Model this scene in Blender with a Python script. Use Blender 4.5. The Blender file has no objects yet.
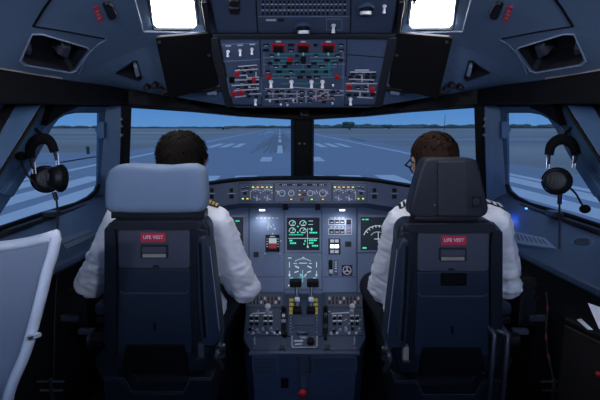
import bpy, bmesh, math, random
from mathutils import Vector, Matrix, noise
from mathutils.bvhtree import BVHTree
from mathutils.geometry import tessellate_polygon
R = random.Random(7)
SC = bpy.context.scene
COL = SC.collection
V = Vector

# ------------------------------------------------------------------ camera
F = 440.0
CAM = V((-0.015, 0.0, 1.3))
PT = math.atan(73 / 440.0)
cp, sp = math.cos(PT), math.sin(PT)
cam = bpy.data.objects.new('camera', bpy.data.cameras.new('camera'))
COL.objects.link(cam)
cam.location = CAM
cam.rotation_euler = (math.pi / 2 - PT, 0, 0)
cam.data.sensor_width = 36
cam.data.lens = 36 * F / 600
cam.data.clip_start = 0.02
cam.data.clip_end = 9000
SC.camera = cam

def ray(px, py):
    u, v = (px - 300) / F, (200 - py) / F
    return V((u, cp + v * sp, -sp + v * cp))
def P(px, py, y):
    r = ray(px, py)
    return CAM + r * (y / r.y)
def MX(p):
    return V((-p.x, p.y, p.z))

class Plane:
    def __init__(s, a, b, c):
        s.o = V(a)
        s.n = (V(b) - V(a)).cross(V(c) - V(a)).normalized()
        if s.n.dot(CAM - s.o) < 0: s.n = -s.n
        s.ux = V((0, 0, 1)).cross(s.n)
        s.ux = s.ux.normalized() if s.ux.length > 1e-4 else V((1, 0, 0))
        if s.ux.x < 0: s.ux = -s.ux
        s.uy = s.n.cross(s.ux).normalized()
        if s.uy.z < 0 and abs(s.uy.z) > 1e-3: s.uy = -s.uy
    def hit(s, px, py):
        r = ray(px, py)
        return CAM + r * ((s.o - CAM).dot(s.n) / r.dot(s.n))
    def sc(s, px, py):
        r = ray(px, py)
        return ((s.o - CAM).dot(s.n) / r.dot(s.n)) / F

# ------------------------------------------------------------------ materials
MATS = {}
def mat(name, col, rough=.5, metal=0., nscale=0., namt=.15, bump=0., bscale=200., emit=None, estr=0., spec=.5, coat=0., trans=0.):
    m = bpy.data.materials.new(name); m.use_nodes = True
    nt = m.node_tree; b = nt.nodes['Principled BSDF']
    b.inputs['Base Color'].default_value = (*col, 1)
    b.inputs['Roughness'].default_value = rough
    b.inputs['Metallic'].default_value = metal
    b.inputs['Specular IOR Level'].default_value = spec
    b.inputs['Coat Weight'].default_value = coat
    if emit:
        b.inputs['Emission Color'].default_value = (*emit, 1)
        b.inputs['Emission Strength'].default_value = estr
    tc = nt.nodes.new('ShaderNodeTexCoord')
    if nscale:
        n = nt.nodes.new('ShaderNodeTexNoise'); n.inputs['Scale'].default_value = nscale; n.inputs['Detail'].default_value = 6
        nt.links.new(tc.outputs['Object'], n.inputs['Vector'])
        mx = nt.nodes.new('ShaderNodeMix'); mx.data_type = 'RGBA'
        mx.inputs['A'].default_value = (*[c * (1 - namt) for c in col], 1)
        mx.inputs['B'].default_value = (*[min(1, c * (1 + namt)) for c in col], 1)
        nt.links.new(n.outputs['Fac'], mx.inputs['Factor'])
        nt.links.new(mx.outputs['Result'], b.inputs['Base Color'])
    if bump:
        n2 = nt.nodes.new('ShaderNodeTexNoise'); n2.inputs['Scale'].default_value = bscale; n2.inputs['Detail'].default_value = 4
        nt.links.new(tc.outputs['Object'], n2.inputs['Vector'])
        bp = nt.nodes.new('ShaderNodeBump'); bp.inputs['Strength'].default_value = bump; bp.inputs['Distance'].default_value = .002
        nt.links.new(n2.outputs['Fac'], bp.inputs['Height'])
        nt.links.new(bp.outputs['Normal'], b.inputs['Normal'])
    MATS[name] = m
    return m
mat('lining', (.108, .170, .265), .6, nscale=6, namt=.05, bump=.08, bscale=600)
mat('lining_line', (.24, .29, .38), .5, nscale=8)
mat('black_trim', (.0060, .0055, .006), .6, spec=.15, nscale=30, bump=.1)
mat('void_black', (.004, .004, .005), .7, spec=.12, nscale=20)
mat('recess_dark', (.010, .012, .017), .5, nscale=20)
mat('frame_blue', (.050, .105, .19), .5, nscale=9, namt=.07, bump=.06, bscale=500)
mat('console', (.038, .064, .115), .5, nscale=9, namt=.08, bump=.06, bscale=500)
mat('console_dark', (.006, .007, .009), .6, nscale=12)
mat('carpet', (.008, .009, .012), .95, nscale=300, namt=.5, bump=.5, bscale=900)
mat('panel', (.15, .21, .335), .5, nscale=15, namt=.05, bump=.05, bscale=700)
mat('fcu', (.105, .135, .205), .5, nscale=15, namt=.05)
mat('overhead', (.058, .086, .15), .5, nscale=15, namt=.06)
mat('overhead_frame', (.013, .015, .021), .5, nscale=15)
mat('panel_edge', (.19, .23, .32), .45, nscale=15)
mat('pedestal', (.048, .072, .125), .5, nscale=15, namt=.08)
mat('pedestal_plate', (.068, .092, .14), .5, nscale=15, namt=.08)
mat('seat_shell', (.0085, .0125, .021), .42, nscale=14, namt=.1, bump=.12, bscale=700)
mat('seat_lid', (.062, .070, .094), .45, nscale=14, namt=.06, bump=.1, bscale=700)
mat('seat_lower', (.012, .022, .043), .5, nscale=14, namt=.08, bump=.1, bscale=700)
mat('seat_edge', (.055, .066, .09), .4, nscale=14)
mat('leather_dark', (.016, .018, .026), .45, spec=.35, nscale=14, bump=.2, bscale=350)
mat('cover_grey', (.185, .25, .35), .75, nscale=40, namt=.04, bump=.15, bscale=500)
mat('armrest_blue', (.016, .027, .050), .5, nscale=14)
mat('placard_red', (.62, .03, .06), .4, nscale=20, namt=.06)
mat('white_paint', (.78, .78, .80), .45, nscale=20, namt=.03)
mat('grey_paint', (.35, .37, .41), .45, nscale=20, namt=.06)
mat('tan_grey', (.36, .32, .27), .5, nscale=20)
mat('black', (.008, .008, .010), .45, spec=.3, nscale=25)
mat('black_foam', (.006, .006, .007), .95, spec=.1, nscale=200, bump=.6, bscale=500)
mat('gloss_black', (.006, .006, .007), .18, nscale=25)
mat('metal', (.62, .63, .66), .28, metal=1, nscale=40, namt=.1)
mat('dark_metal', (.16, .17, .19), .35, metal=.9, nscale=40)
mat('red', (.40, .010, .018), .4, nscale=20, namt=.06)
mat('yellow', (.75, .60, .03), .5, nscale=20)
mat('gold', (.75, .50, .12), .5, nscale=60)
mat('shirt', (.90, .90, .93), .85, nscale=12, namt=.03, bump=.15, bscale=900)
mat('trousers', (.012, .014, .022), .9, nscale=40)
mat('skin', (.42, .24, .17), .5, nscale=25, namt=.07)
mat('skin_dark', (.30, .16, .11), .5, nscale=25, namt=.07)
mat('hair_black', (.008, .0055, .004), .75, spec=.12, nscale=90, namt=.5)
mat('hair_brown', (.024, .013, .008), .8, spec=.1, nscale=90, namt=.5)
mat('eye_white', (.8, .8, .78), .2, nscale=5)
mat('chair_rim', (.80, .83, .88), .4, nscale=12, namt=.03)
mat('chair_panel', (.27, .31, .38), .6, nscale=160, namt=.08, bump=.2, bscale=700)
mat('paper', (.75, .76, .80), .8, nscale=30, namt=.03)
mat('bag', (.012, .010, .009), .6, nscale=30, bump=.3)
mat('screen', (.010, .014, .022), .35, spec=.15, nscale=5, emit=(.04, .08, .16), estr=.10)
mat('screen_grey', (.02, .03, .05), .35, spec=.15, nscale=5, emit=(.10, .16, .26), estr=.55)
mat('sym_green', (.0, .3, .15), .5, nscale=5, emit=(.05, .85, .50), estr=.9)
mat('sym_white', (.3, .3, .3), .5, nscale=5, emit=(.70, .85, .95), estr=.5)
mat('sym_cyan', (.1, .3, .3), .5, nscale=5, emit=(.35, .70, .85), estr=.5)
mat('lamp_amber', (.6, .4, .1), .5, nscale=5, emit=(1, .62, .18), estr=.9)
mat('lamp_green', (.3, .6, .1), .5, nscale=5, emit=(.65, 1, .30), estr=.9)
mat('lamp_white', (.8, .8, .8), .5, nscale=5, emit=(.95, .97, 1), estr=5.)
mat('lamp_blue', (.05, .1, .6), .5, nscale=5, emit=(.08, .2, 1), estr=4.)
mat('dome_glow', (.9, .9, .9), .5, nscale=5, emit=(.96, .95, 1), estr=23.)
mat('fill_globe_glow', (.9, .9, .9), .5, nscale=5, emit=(.77, .82, 1), estr=370.)
mat('key_brown', (.22, .13, .12), .5, nscale=20)
mat('strap', (.026, .028, .038), .6, spec=.3, nscale=14, bump=.1, bscale=500)
mat('rail_dark', (.07, .075, .09), .35, metal=.6, nscale=14)
mat('dark_red', (.11, .006, .010), .5, nscale=14)
mat('green_line', (.03, .24, .22), .5, nscale=20)
mat('white_line', (.68, .66, .70), .5, nscale=20)
mat('pink_line', (.55, .30, .30), .5, nscale=20)
mat('legend', (.66, .68, .74), .5, nscale=20)
mat('asphalt', (.245, .275, .325), .9, nscale=.06, namt=.14)
mat('marking', (.60, .61, .62), .8, nscale=.4, namt=.12)
mat('rubber', (.19, .195, .205), .9, nscale=.3, namt=.3)
mat('tree', (.10, .13, .10), .9, nscale=.2, namt=.3)
mat('post_dark', (.06, .06, .06), .8, nscale=5)

def grass_mat():
    m = bpy.data.materials.new('airfield'); m.use_nodes = True
    nt = m.node_tree; b = nt.nodes['Principled BSDF']; b.inputs['Roughness'].default_value = .95
    tc = nt.nodes.new('ShaderNodeTexCoord'); mp = nt.nodes.new('ShaderNodeMapping')
    mp.inputs['Scale'].default_value = (.004, .016, 1)
    n = nt.nodes.new('ShaderNodeTexNoise'); n.inputs['Scale'].default_value = 1; n.inputs['Detail'].default_value = 7
    cr = nt.nodes.new('ShaderNodeValToRGB')
    e = cr.color_ramp.elements
    e[0].position = .32; e[0].color = (.20, .165, .135, 1)
    e[1].position = .68; e[1].color = (.40, .38, .35, 1)
    x = cr.color_ramp.elements.new(.5); x.color = (.26, .25, .23, 1)
    nt.links.new(tc.outputs['Object'], mp.inputs['Vector']); nt.links.new(mp.outputs['Vector'], n.inputs['Vector'])
    nt.links.new(n.outputs['Fac'], cr.inputs['Fac']); nt.links.new(cr.outputs['Color'], b.inputs['Base Color'])
    MATS['airfield'] = m
grass_mat()
def glass_mat():
    m = bpy.data.materials.new('glass'); m.use_nodes = True
    nt = m.node_tree; nt.nodes.clear()
    o = nt.nodes.new('ShaderNodeOutputMaterial'); mx = nt.nodes.new('ShaderNodeMixShader')
    t = nt.nodes.new('ShaderNodeBsdfTransparent'); t.inputs['Color'].default_value = (.95, .97, .98, 1)
    g = nt.nodes.new('ShaderNodeBsdfGlossy'); g.inputs['Roughness'].default_value = .04
    mx.inputs['Fac'].default_value = .015
    nt.links.new(t.outputs[0], mx.inputs[1]); nt.links.new(g.outputs[0], mx.inputs[2]); nt.links.new(mx.outputs[0], o.inputs['Surface'])
    MATS['glass'] = m
glass_mat()

# ------------------------------------------------------------------ object helpers
ORG = {}
def mk(name, bm, m, parent=None, smooth=False, bev=0., seg=2, kind=None, label=None, cat=None, group=None, recalc=True):
    me = bpy.data.meshes.new(name)
    if recalc: bmesh.ops.recalc_face_normals(bm, faces=bm.faces)
    c = V((0, 0, 0))
    if len(bm.verts):
        lo = V([min(v.co[i] for v in bm.verts) for i in range(3)]); hi = V([max(v.co[i] for v in bm.verts) for i in range(3)])
        c = (lo + hi) / 2
        if parent is None: c.z = lo.z
    for v in bm.verts: v.co -= c
    if smooth:
        for f in bm.faces: f.smooth = True
    bm.to_mesh(me); bm.free()
    for x in (m if isinstance(m, (list, tuple)) else [m]): me.materials.append(MATS[x])
    o = bpy.data.objects.new(name, me); COL.objects.link(o)
    if parent is not None:
        o.parent = parent; o.location = c - ORG[parent.name]
    else: o.location = c
    ORG[o.name] = c.copy()
    if bev:
        b = o.modifiers.new('bevel', 'BEVEL'); b.width = bev; b.segments = seg; b.limit_method = 'ANGLE'; b.angle_limit = math.radians(35)
    if kind: o['kind'] = kind
    if label: o['label'] = label
    if cat: o['category'] = cat
    if group: o['group'] = group
    return o
def thing(name, loc, label, cat, group=None):
    o = bpy.data.objects.new(name, None); COL.objects.link(o); o.location = loc; o.empty_display_size = .05
    ORG[o.name] = V(loc); o['label'] = label; o['category'] = cat
    if group: o['group'] = group
    return o
def nb(): return bmesh.new()
def mat_new(bm, f, mi):
    f.material_index = mi
def prism(bm, pts, n, h0, h1, taper=0., mi=0):
    c = sum(pts, V((0, 0, 0))) / len(pts)
    a = [bm.verts.new(p + n * h0) for p in pts]
    b = [bm.verts.new(p + (c - p) * taper + n * h1) for p in pts]
    fs = [bm.faces.new(a), bm.faces.new(b)]
    k = len(pts)
    for i in range(k): fs.append(bm.faces.new((a[i], a[(i + 1) % k], b[(i + 1) % k], b[i])))
    for f in fs: f.material_index = mi
    return bm
def loft(bm, loops, closed=True, caps=True, mi=0):
    vs = [[bm.verts.new(p) for p in l] for l in loops]
    k = len(loops[0])
    for i in range(len(vs) - 1):
        for j in range(k if closed else k - 1):
            f = bm.faces.new((vs[i][j], vs[i][(j + 1) % k], vs[i + 1][(j + 1) % k], vs[i + 1][j])); f.material_index = mi
    if caps and closed:
        bm.faces.new(vs[0]).material_index = mi; bm.faces.new(vs[-1]).material_index = mi
    return bm
def frame_of(d):
    d = d.normalized()
    a = V((0, 0, 1)) if abs(d.z) < .9 else V((1, 0, 0))
    x = d.cross(a).normalized(); return x, d.cross(x).normalized()
def cyl(bm, c, d, r, h0, h1, seg=14, r2=None, mi=0):
    x, y = frame_of(d); d = d.normalized(); r2 = r if r2 is None else r2
    def L(rr, h): return [c + d * h + x * rr * math.cos(2 * math.pi * i / seg) + y * rr * math.sin(2 * math.pi * i / seg) for i in range(seg)]
    return loft(bm, [L(r, h0), L(r2, h1)], mi=mi)
def ringm(bm, c, d, r0, r1, h0, h1, seg=24, a0=0, a1=2 * math.pi, ux=None, uy=None):
    x, y = frame_of(d) if ux is None else (ux, uy); d = d.normalized()
    full = abs(a1 - a0 - 2 * math.pi) < 1e-4
    loops = []
    for i in range(seg + (0 if full else 1)):
        a = a0 + (a1 - a0) * i / seg; e = x * math.cos(a) + y * math.sin(a)
        loops.append([c + e * r0 + d * h0, c + e * r1 + d * h0, c + e * r1 + d * h1, c + e * r0 + d * h1])
    if full: loops.append(loops[0])
    return loft(bm, loops, caps=not full)
def smooth_path(pts, n=6):
    out = []
    q = [pts[0]] + list(pts) + [pts[-1]]
    for i in range(1, len(q) - 2):
        for k in range(n):
            t = k / n; p0, p1, p2, p3 = q[i - 1], q[i], q[i + 1], q[i + 2]
            out.append(.5 * ((2 * p1) + (p2 - p0) * t + (2 * p0 - 5 * p1 + 4 * p2 - p3) * t * t + (3 * p1 - p0 - 3 * p2 + p3) * t ** 3))
    out.append(pts[-1]); return out
def tube(bm, pts, r, seg=8, sm=0, flat=None):
    if sm: pts = smooth_path(pts, sm)
    loops = []; x = None
    for i, p in enumerate(pts):
        d = (pts[min(i + 1, len(pts) - 1)] - pts[max(i - 1, 0)]).normalized()
        if x is None: x, y = frame_of(d)
        else:
            x = (x - d * x.dot(d)).normalized(); y = d.cross(x)
        rr = r(i / (len(pts) - 1)) if callable(r) else r
        loops.append([p + (x * math.cos(2 * math.pi * k / seg) + y * math.sin(2 * math.pi * k / seg)) * rr for k in range(seg)])
    return loft(bm, loops)
def box(bm, lo, hi, mi=0):
    p = [V((lo[0], lo[1], lo[2])), V((hi[0], lo[1], lo[2])), V((hi[0], hi[1], lo[2])), V((lo[0], hi[1], lo[2]))]
    return prism(bm, p, V((0, 0, 1)), 0, hi[2] - lo[2], mi=mi)
def ell(bm, c, r, M=None, u=18, v=12):
    t = bmesh.new(); bmesh.ops.create_uvsphere(t, u_segments=u, v_segments=v, radius=1)
    mm = Matrix.Translation(c) @ (M.to_4x4() if M else Matrix.Identity(4)) @ Matrix.Diagonal((r[0], r[1], r[2], 1))
    t.transform(mm); me = bpy.data.meshes.new('t'); t.to_mesh(me); t.free(); bm.from_mesh(me); bpy.data.meshes.remove(me)
    return bm
def hull(bm, items, u=14, v=9):
    t = bmesh.new()
    for c, r in items:
        r = (r, r, r) if isinstance(r, (int, float)) else r
        ell(t, c, r, None, u, v)
    g = bmesh.ops.convex_hull(t, input=t.verts)
    dead = [x for x in g['geom_interior'] if isinstance(x, bmesh.types.BMVert)]
    bmesh.ops.delete(t, geom=dead, context='VERTS')
    lf = [e for e in t.verts if not e.link_faces]
    bmesh.ops.delete(t, geom=lf, context='VERTS')
    me = bpy.data.meshes.new('t'); t.to_mesh(me); t.free(); bm.from_mesh(me); bpy.data.meshes.remove(me)
    return bm
def rect(pl, x0, y0, x1, y1, r=0.):
    if not r: return [pl.hit(x0, y0), pl.hit(x1, y0), pl.hit(x1, y1), pl.hit(x0, y1)]
    out = []
    for cx, cy, a in ((x1 - r, y0 + r, -90), (x1 - r, y1 - r, 0), (x0 + r, y1 - r, 90), (x0 + r, y0 + r, 180)):
        for k in range(5):
            t = math.radians(a + 90 * k / 4); out.append(pl.hit(cx + r * math.cos(t), cy + r * math.sin(t)))
    return out
def poly(pl, pts): return [pl.hit(*p) for p in pts]
def bxp(bm, pl, x0, y0, x1, y1, h0, h1, taper=0., r=0., mi=0):
    return prism(bm, rect(pl, x0, y0, x1, y1, r), pl.n, h0, h1, taper, mi)
def line(bm, pl, pts, w, h=.0008):
    for a, b in zip(pts, pts[1:]):
        dx, dy = b[0] - a[0], b[1] - a[1]; L = math.hypot(dx, dy) or 1
        ox, oy = -dy / L * w / 2, dx / L * w / 2
        prism(bm, poly(pl, [(a[0] + ox, a[1] + oy), (b[0] + ox, b[1] + oy), (b[0] - ox, b[1] - oy), (a[0] - ox, a[1] - oy)]), pl.n, 0.0002, h)
    return bm
def frameline(bm, pl, x0, y0, x1, y1, w, h=.0008):
    return line(bm, pl, [(x0, y0), (x1, y0), (x1, y1), (x0, y1), (x0, y0)], w, h)
def cylp(bm, pl, px, py, rpx, h0, h1, seg=14, r2=None):
    s = pl.sc(px, py)
    return cyl(bm, pl.hit(px, py), pl.n, rpx * s, h0, h1, seg, None if r2 is None else r2 * s)
def ringp(bm, pl, px, py, r0, r1, h0, h1, a0=0, a1=360, seg=20):
    s = pl.sc(px, py)
    return ringm(bm, pl.hit(px, py), pl.n, r0 * s, r1 * s, h0, h1, seg, math.radians(a0), math.radians(a1), pl.ux, pl.uy)
def text(bm, s, pl, px, py, hpx, h=.0009, align='CENTER', ext=.0003):
    c = bpy.data.curves.new('t', 'FONT'); c.body = s; c.align_x = align; c.align_y = 'CENTER'; c.size = 1; c.resolution_u = 2; c.offset = .018
    o = bpy.data.objects.new('t', c); COL.objects.link(o)
    dg = bpy.context.evaluated_depsgraph_get(); dg.update()
    me = bpy.data.meshes.new_from_object(o.evaluated_get(dg))
    k = hpx * pl.sc(px, py) / .72; q = pl.hit(px, py)
    for v in me.vertices: v.co = q + pl.ux * v.co.x * k + pl.uy * v.co.y * k + pl.n * h
    bm.from_mesh(me); bpy.data.meshes.remove(me); bpy.data.objects.remove(o); bpy.data.curves.remove(c)
    return bm
def baked(o):
    dg = bpy.context.evaluated_depsgraph_get(); dg.update()
    me = bpy.data.meshes.new_from_object(o.evaluated_get(dg)); o.modifiers.clear(); old = o.data; o.data = me; me.name = o.name
    bpy.data.meshes.remove(old)
    for p in me.polygons: p.use_smooth = True
    return o
def remesh(o, vox, sm=4):
    r = o.modifiers.new('r', 'REMESH'); r.mode = 'VOXEL'; r.voxel_size = vox
    if sm:
        s = o.modifiers.new('s', 'SMOOTH'); s.factor = .5; s.iterations = sm
    return baked(o)

# ================================================================== OUTSIDE
GZ = CAM.z - 4.7
YAW = math.atan(20 / 440.0)
RD = V((-math.sin(YAW), math.cos(YAW), 0)); RL = V((math.cos(YAW), math.sin(YAW), 0))
def G(lat, d, h=0.): return V((CAM.x, 0, GZ + h)) + RD * d + RL * lat
UP = V((0, 0, 1))
bm = nb(); prism(bm, [V((-5000, -800, GZ)), V((5000, -800, GZ)), V((5000, 7000, GZ)), V((-5000, 7000, GZ))], UP, -1, -.04)
mk('ground', bm, 'airfield', kind='structure')
bm = nb(); prism(bm, [G(-30, -200), G(30, -200), G(30, 3000), G(-30, 3000)], UP, -.03, 0)
# a taxiway branching off on the left and one on the right
prism(bm, [G(-400, 60), G(-29, 60), G(-29, 84), G(-400, 84)], UP, -.03, 0)
prism(bm, [G(29, 150), G(500, 150), G(500, 185), G(29, 185)], UP, -.03, 0)
runway = mk('runway_road', bm, 'asphalt', kind='structure')
bm = nb()
def mark(l0, l1, d0, d1): prism(bm, [G(l0, d0), G(l1, d0), G(l1, d1), G(l0, d1)], UP, .001, .012)
for s in (-1, 1):
    mark(*sorted((s * 22.6, s * 23.6)), 12, 2500)
    for k in range(6):
        a = 2.2 + k * 3.55
        mark(*sorted((s * a, s * (a + 2.1))), 14, 43)
    for k in range(3):
        a = 9.6 + k * 3.0
        mark(*sorted((s * a, s * (a + 1.7))), 104, 128)
    for k in range(2):
        a = 9 + k * 3.2; mark(*sorted((s * a, s * (a + 1.8))), 300, 322)
    mark(*sorted((s * 6, s * 13)), 400, 450)
for d in range(80, 1500, 58): mark(-.55, .55, d, d + 34)
mark(-2.8, -1.2, 61, 70); mark(4.6, 6.3, 61, 70)
mk('runway_marking', bm, 'marking', runway)
bm = nb()
for k in range(90):
    l = R.gauss(-.3, 2.0); w = R.uniform(.15, .5); d = R.uniform(76, 170); L = R.uniform(30, 200)
    prism(bm, [G(l, d), G(l + w, d), G(l + w, d + L), G(l, d + L)], UP, .0005, .0012 + .0001 * k)
mk('tyre_mark', bm, 'rubber', runway)
# tree line along the horizon
bm = nb()
for k in range(520):
    a = R.uniform(-70, 70); d = R.uniform(1500, 2300)
    x, y = CAM.x + d * math.tan(math.radians(a * .75)), d
    h = R.uniform(4, 11) * (1.5 if 2 < a < 45 else 1) * (.6 if -32 < a < -12 else 1)
    w = R.uniform(14, 45)
    ell(bm, V((x, y, GZ + h * .3)), (w, w * .6, h * .75), None, 7, 5)
mk('treeline', bm, 'tree', kind='stuff', label='dark line of distant trees along the horizon behind the runway', cat='trees')
def tree(px, d, h, w, label):
    bm = nb(); x = CAM.x + (px - 300) / F * d
    for k in range(9):
        ell(bm, V((x + R.uniform(-w, w) * .6, d + R.uniform(-w, w) * .4, GZ + h * R.uniform(.45, .8))), (w * R.uniform(.4, .6), w * .5, h * R.uniform(.2, .3)), None, 9, 6)
    t = thing('distant_tree', (x, d, GZ), label, 'tree')
    mk('crown', bm, 'tree', t, smooth=True)
    bm = nb(); cyl(bm, V((x, d, GZ)), UP, w * .1, 0, h * .5, 8); mk('trunk', bm, 'post_dark', t)
tree(349, 700, 13, 12, 'tallest dark tree on the horizon just right of the centre window post')
tree(388, 900, 10, 12, 'broad dark tree on the horizon above the brown-haired pilot')
tree(224, 800, 6, 16, 'low wide dark bush on the horizon above the black-haired pilot')
bm = nb(); x = CAM.x + (442.5 - 300) / F * 600
cyl(bm, V((x, 600, GZ)), UP, .45, 0, 22, 8, .25)
mk('mast', bm, 'post_dark', label='thin tall mast on the horizon seen through the right windshield', cat='mast')
for px, py, lb in ((89, 146, 'small dark marker post on the airfield seen through the left side window'),):
    if px == 89:
        bm = nb(); d = 78; x = CAM.x + (px - 300) / F * d
        cyl(bm, V((x, d, GZ)), UP, .28, 0, 1.0, 10); cyl(bm, V((x, d, GZ)), UP, .38, .95, 1.35, 10, .2)
        mk('marker_post', bm, 'post_dark', label=lb, cat='marker post')

# ================================================================== SHELL
# --- ceiling : one thick vaulted slab
IN = [V((-.42, -.7, 1.80)), V((-.40, 1.0, 1.79)), P(205, -2, 1.58), P(219, 36, 1.79), P(233, 104, 2.04), V((-.30, 2.62, 1.44))]
OU = [V((-1.22, -.7, 1.49)), V((-1.1, 1.0, 1.487)), P(0, 69, 1.5), P(75, 81, 1.9), P(130, 90, 2.3), P(195, 100, 2.62)]
BUL = [.05, .05, .05, .045, .0, .0]
N = 8
Is, Os = smooth_path(IN, N), smooth_path(OU, N)
rows = []
for k in range(len(Is)):
    i = min(k // N, len(BUL) - 2); t = (k - i * N) / N; b = BUL[i] * (1 - t) + BUL[i + 1] * t
    L = []
    for j in range(13):
        u = 1 - j / 12
        L.append(Is[k].lerp(Os[k], u) + UP * b * 4 * u * (1 - u))
    L += [V((L[-1].x * q, L[-1].y, L[-1].z)) for q in (.5, 0)]
    L += [MX(p) for p in reversed(L[:-1])]
    rows.append(L)
bm = nb()
loops = [L + [p + UP * .16 for p in reversed(L)] for L in rows]
loft(bm, loops)
bmesh.ops.recalc_face_normals(bm, faces=bm.faces)
CB = BVHTree.FromBMesh(bm)
def C(px, py):
    h = CB.ray_cast(CAM, ray(px, py).normalized()); return h[0], h[1]
def cplane(pts):
    hs = [C(*p)[0] for p in pts]
    return Plane(hs[0], hs[1], hs[2])
ceiling = mk('ceiling', bm, ['lining', 'recess_dark'], kind='structure')
def mpx(px): return 606 - px
def mirror_pts(pts, m): return pts if m < 0 else [(mpx(x), y) for x, y in pts]
RECESS = [(31, 36), (40, 35), (84, 46), (88, 50), (74, 69), (70, 71.5), (27, 64), (22.5, 60)]
GASP = [(116.5, 73.5), (133, 60.5), (136.5, 60.5), (140.5, 71), (142, 78), (138, 80.5)]
DOME = [(146, -30), (191, -22), (197, 25), (194, 29), (158, 29), (154, 26)]
cut = nb(); cutters = []
for m in (-1, 1):
    for pts, dep in ((RECESS, .07), (GASP, .05), (DOME, .010)):
        q = mirror_pts(pts, m); pl = cplane([q[0], q[len(q) // 3], q[2 * len(q) // 3]])
        hs = []
        for p in q:
            h = C(*p)[0]; hs.append(h)
        prism(cut, hs, pl.n, -dep, .05)
bmesh.ops.recalc_face_normals(cut, faces=cut.faces)
me = bpy.data.meshes.new('c'); cut.to_mesh(me); cut.free(); me.materials.append(MATS['recess_dark'])
co = bpy.data.objects.new('c', me); COL.objects.link(co)
b = ceiling.modifiers.new('b', 'BOOLEAN'); b.object = co; b.operation = 'DIFFERENCE'; b.solver = 'EXACT'; b.material_mode = 'TRANSFER'
dg = bpy.context.evaluated_depsgraph_get(); dg.update()
me2 = bpy.data.meshes.new_from_object(ceiling.evaluated_get(dg)); ceiling.modifiers.clear(); ceiling.data = me2
bpy.data.objects.remove(co); bpy.data.meshes.remove(me)

def cstrip(pts, r, off=.001, step=6.):
    out = []
    for a, b in zip(pts, pts[1:]):
        k = max(1, int(math.hypot(b[0] - a[0], b[1] - a[1]) / step))
        for i in range(k):
            h, n = C(a[0] + (b[0] - a[0]) * i / k, a[1] + (b[1] - a[1]) * i / k)
            if h is not None: out.append(h + (n if n.dot(CAM - h) > 0 else -n) * off)
    h, n = C(*pts[-1])
    if h is not None: out.append(h + (n if n.dot(CAM - h) > 0 else -n) * off)
    bm = nb(); tube(bm, out, r, 6); return bm
n_trim = [0]
def trim(bm, m, **k):
    n_trim[0] += 1
    return mk('trim_%d' % n_trim[0], bm, m, kind='structure', **k)
for m in (-1, 1):
    q = lambda pts: mirror_pts(pts, m)
    trim(cstrip(q([(54, -6), (44, 8), (33, 26)]), .004), 'void_black')
    trim(cstrip(q([(33, 26), (70, 32), (104, 38.5)]), .0025), 'void_black')
    trim(cstrip(q([(106, 39.5), (98, 44), (90, 52), (84, 62), (79, 74)]), .002), 'lining_line')
    trim(cstrip(q([(20, 61), (24, 65), (70, 72.8), (76, 70.5), (90, 51), (87, 47.5), (42, 34), (32, 34), (20, 61)]), .0028), 'lining_line')
    trim(cstrip(q([(133, -6), (143, 31), (208, 33)]), .004), 'lining_line')
    trim(cstrip(q([(197, -20), (207, 30)]), .009), 'void_black')

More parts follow.
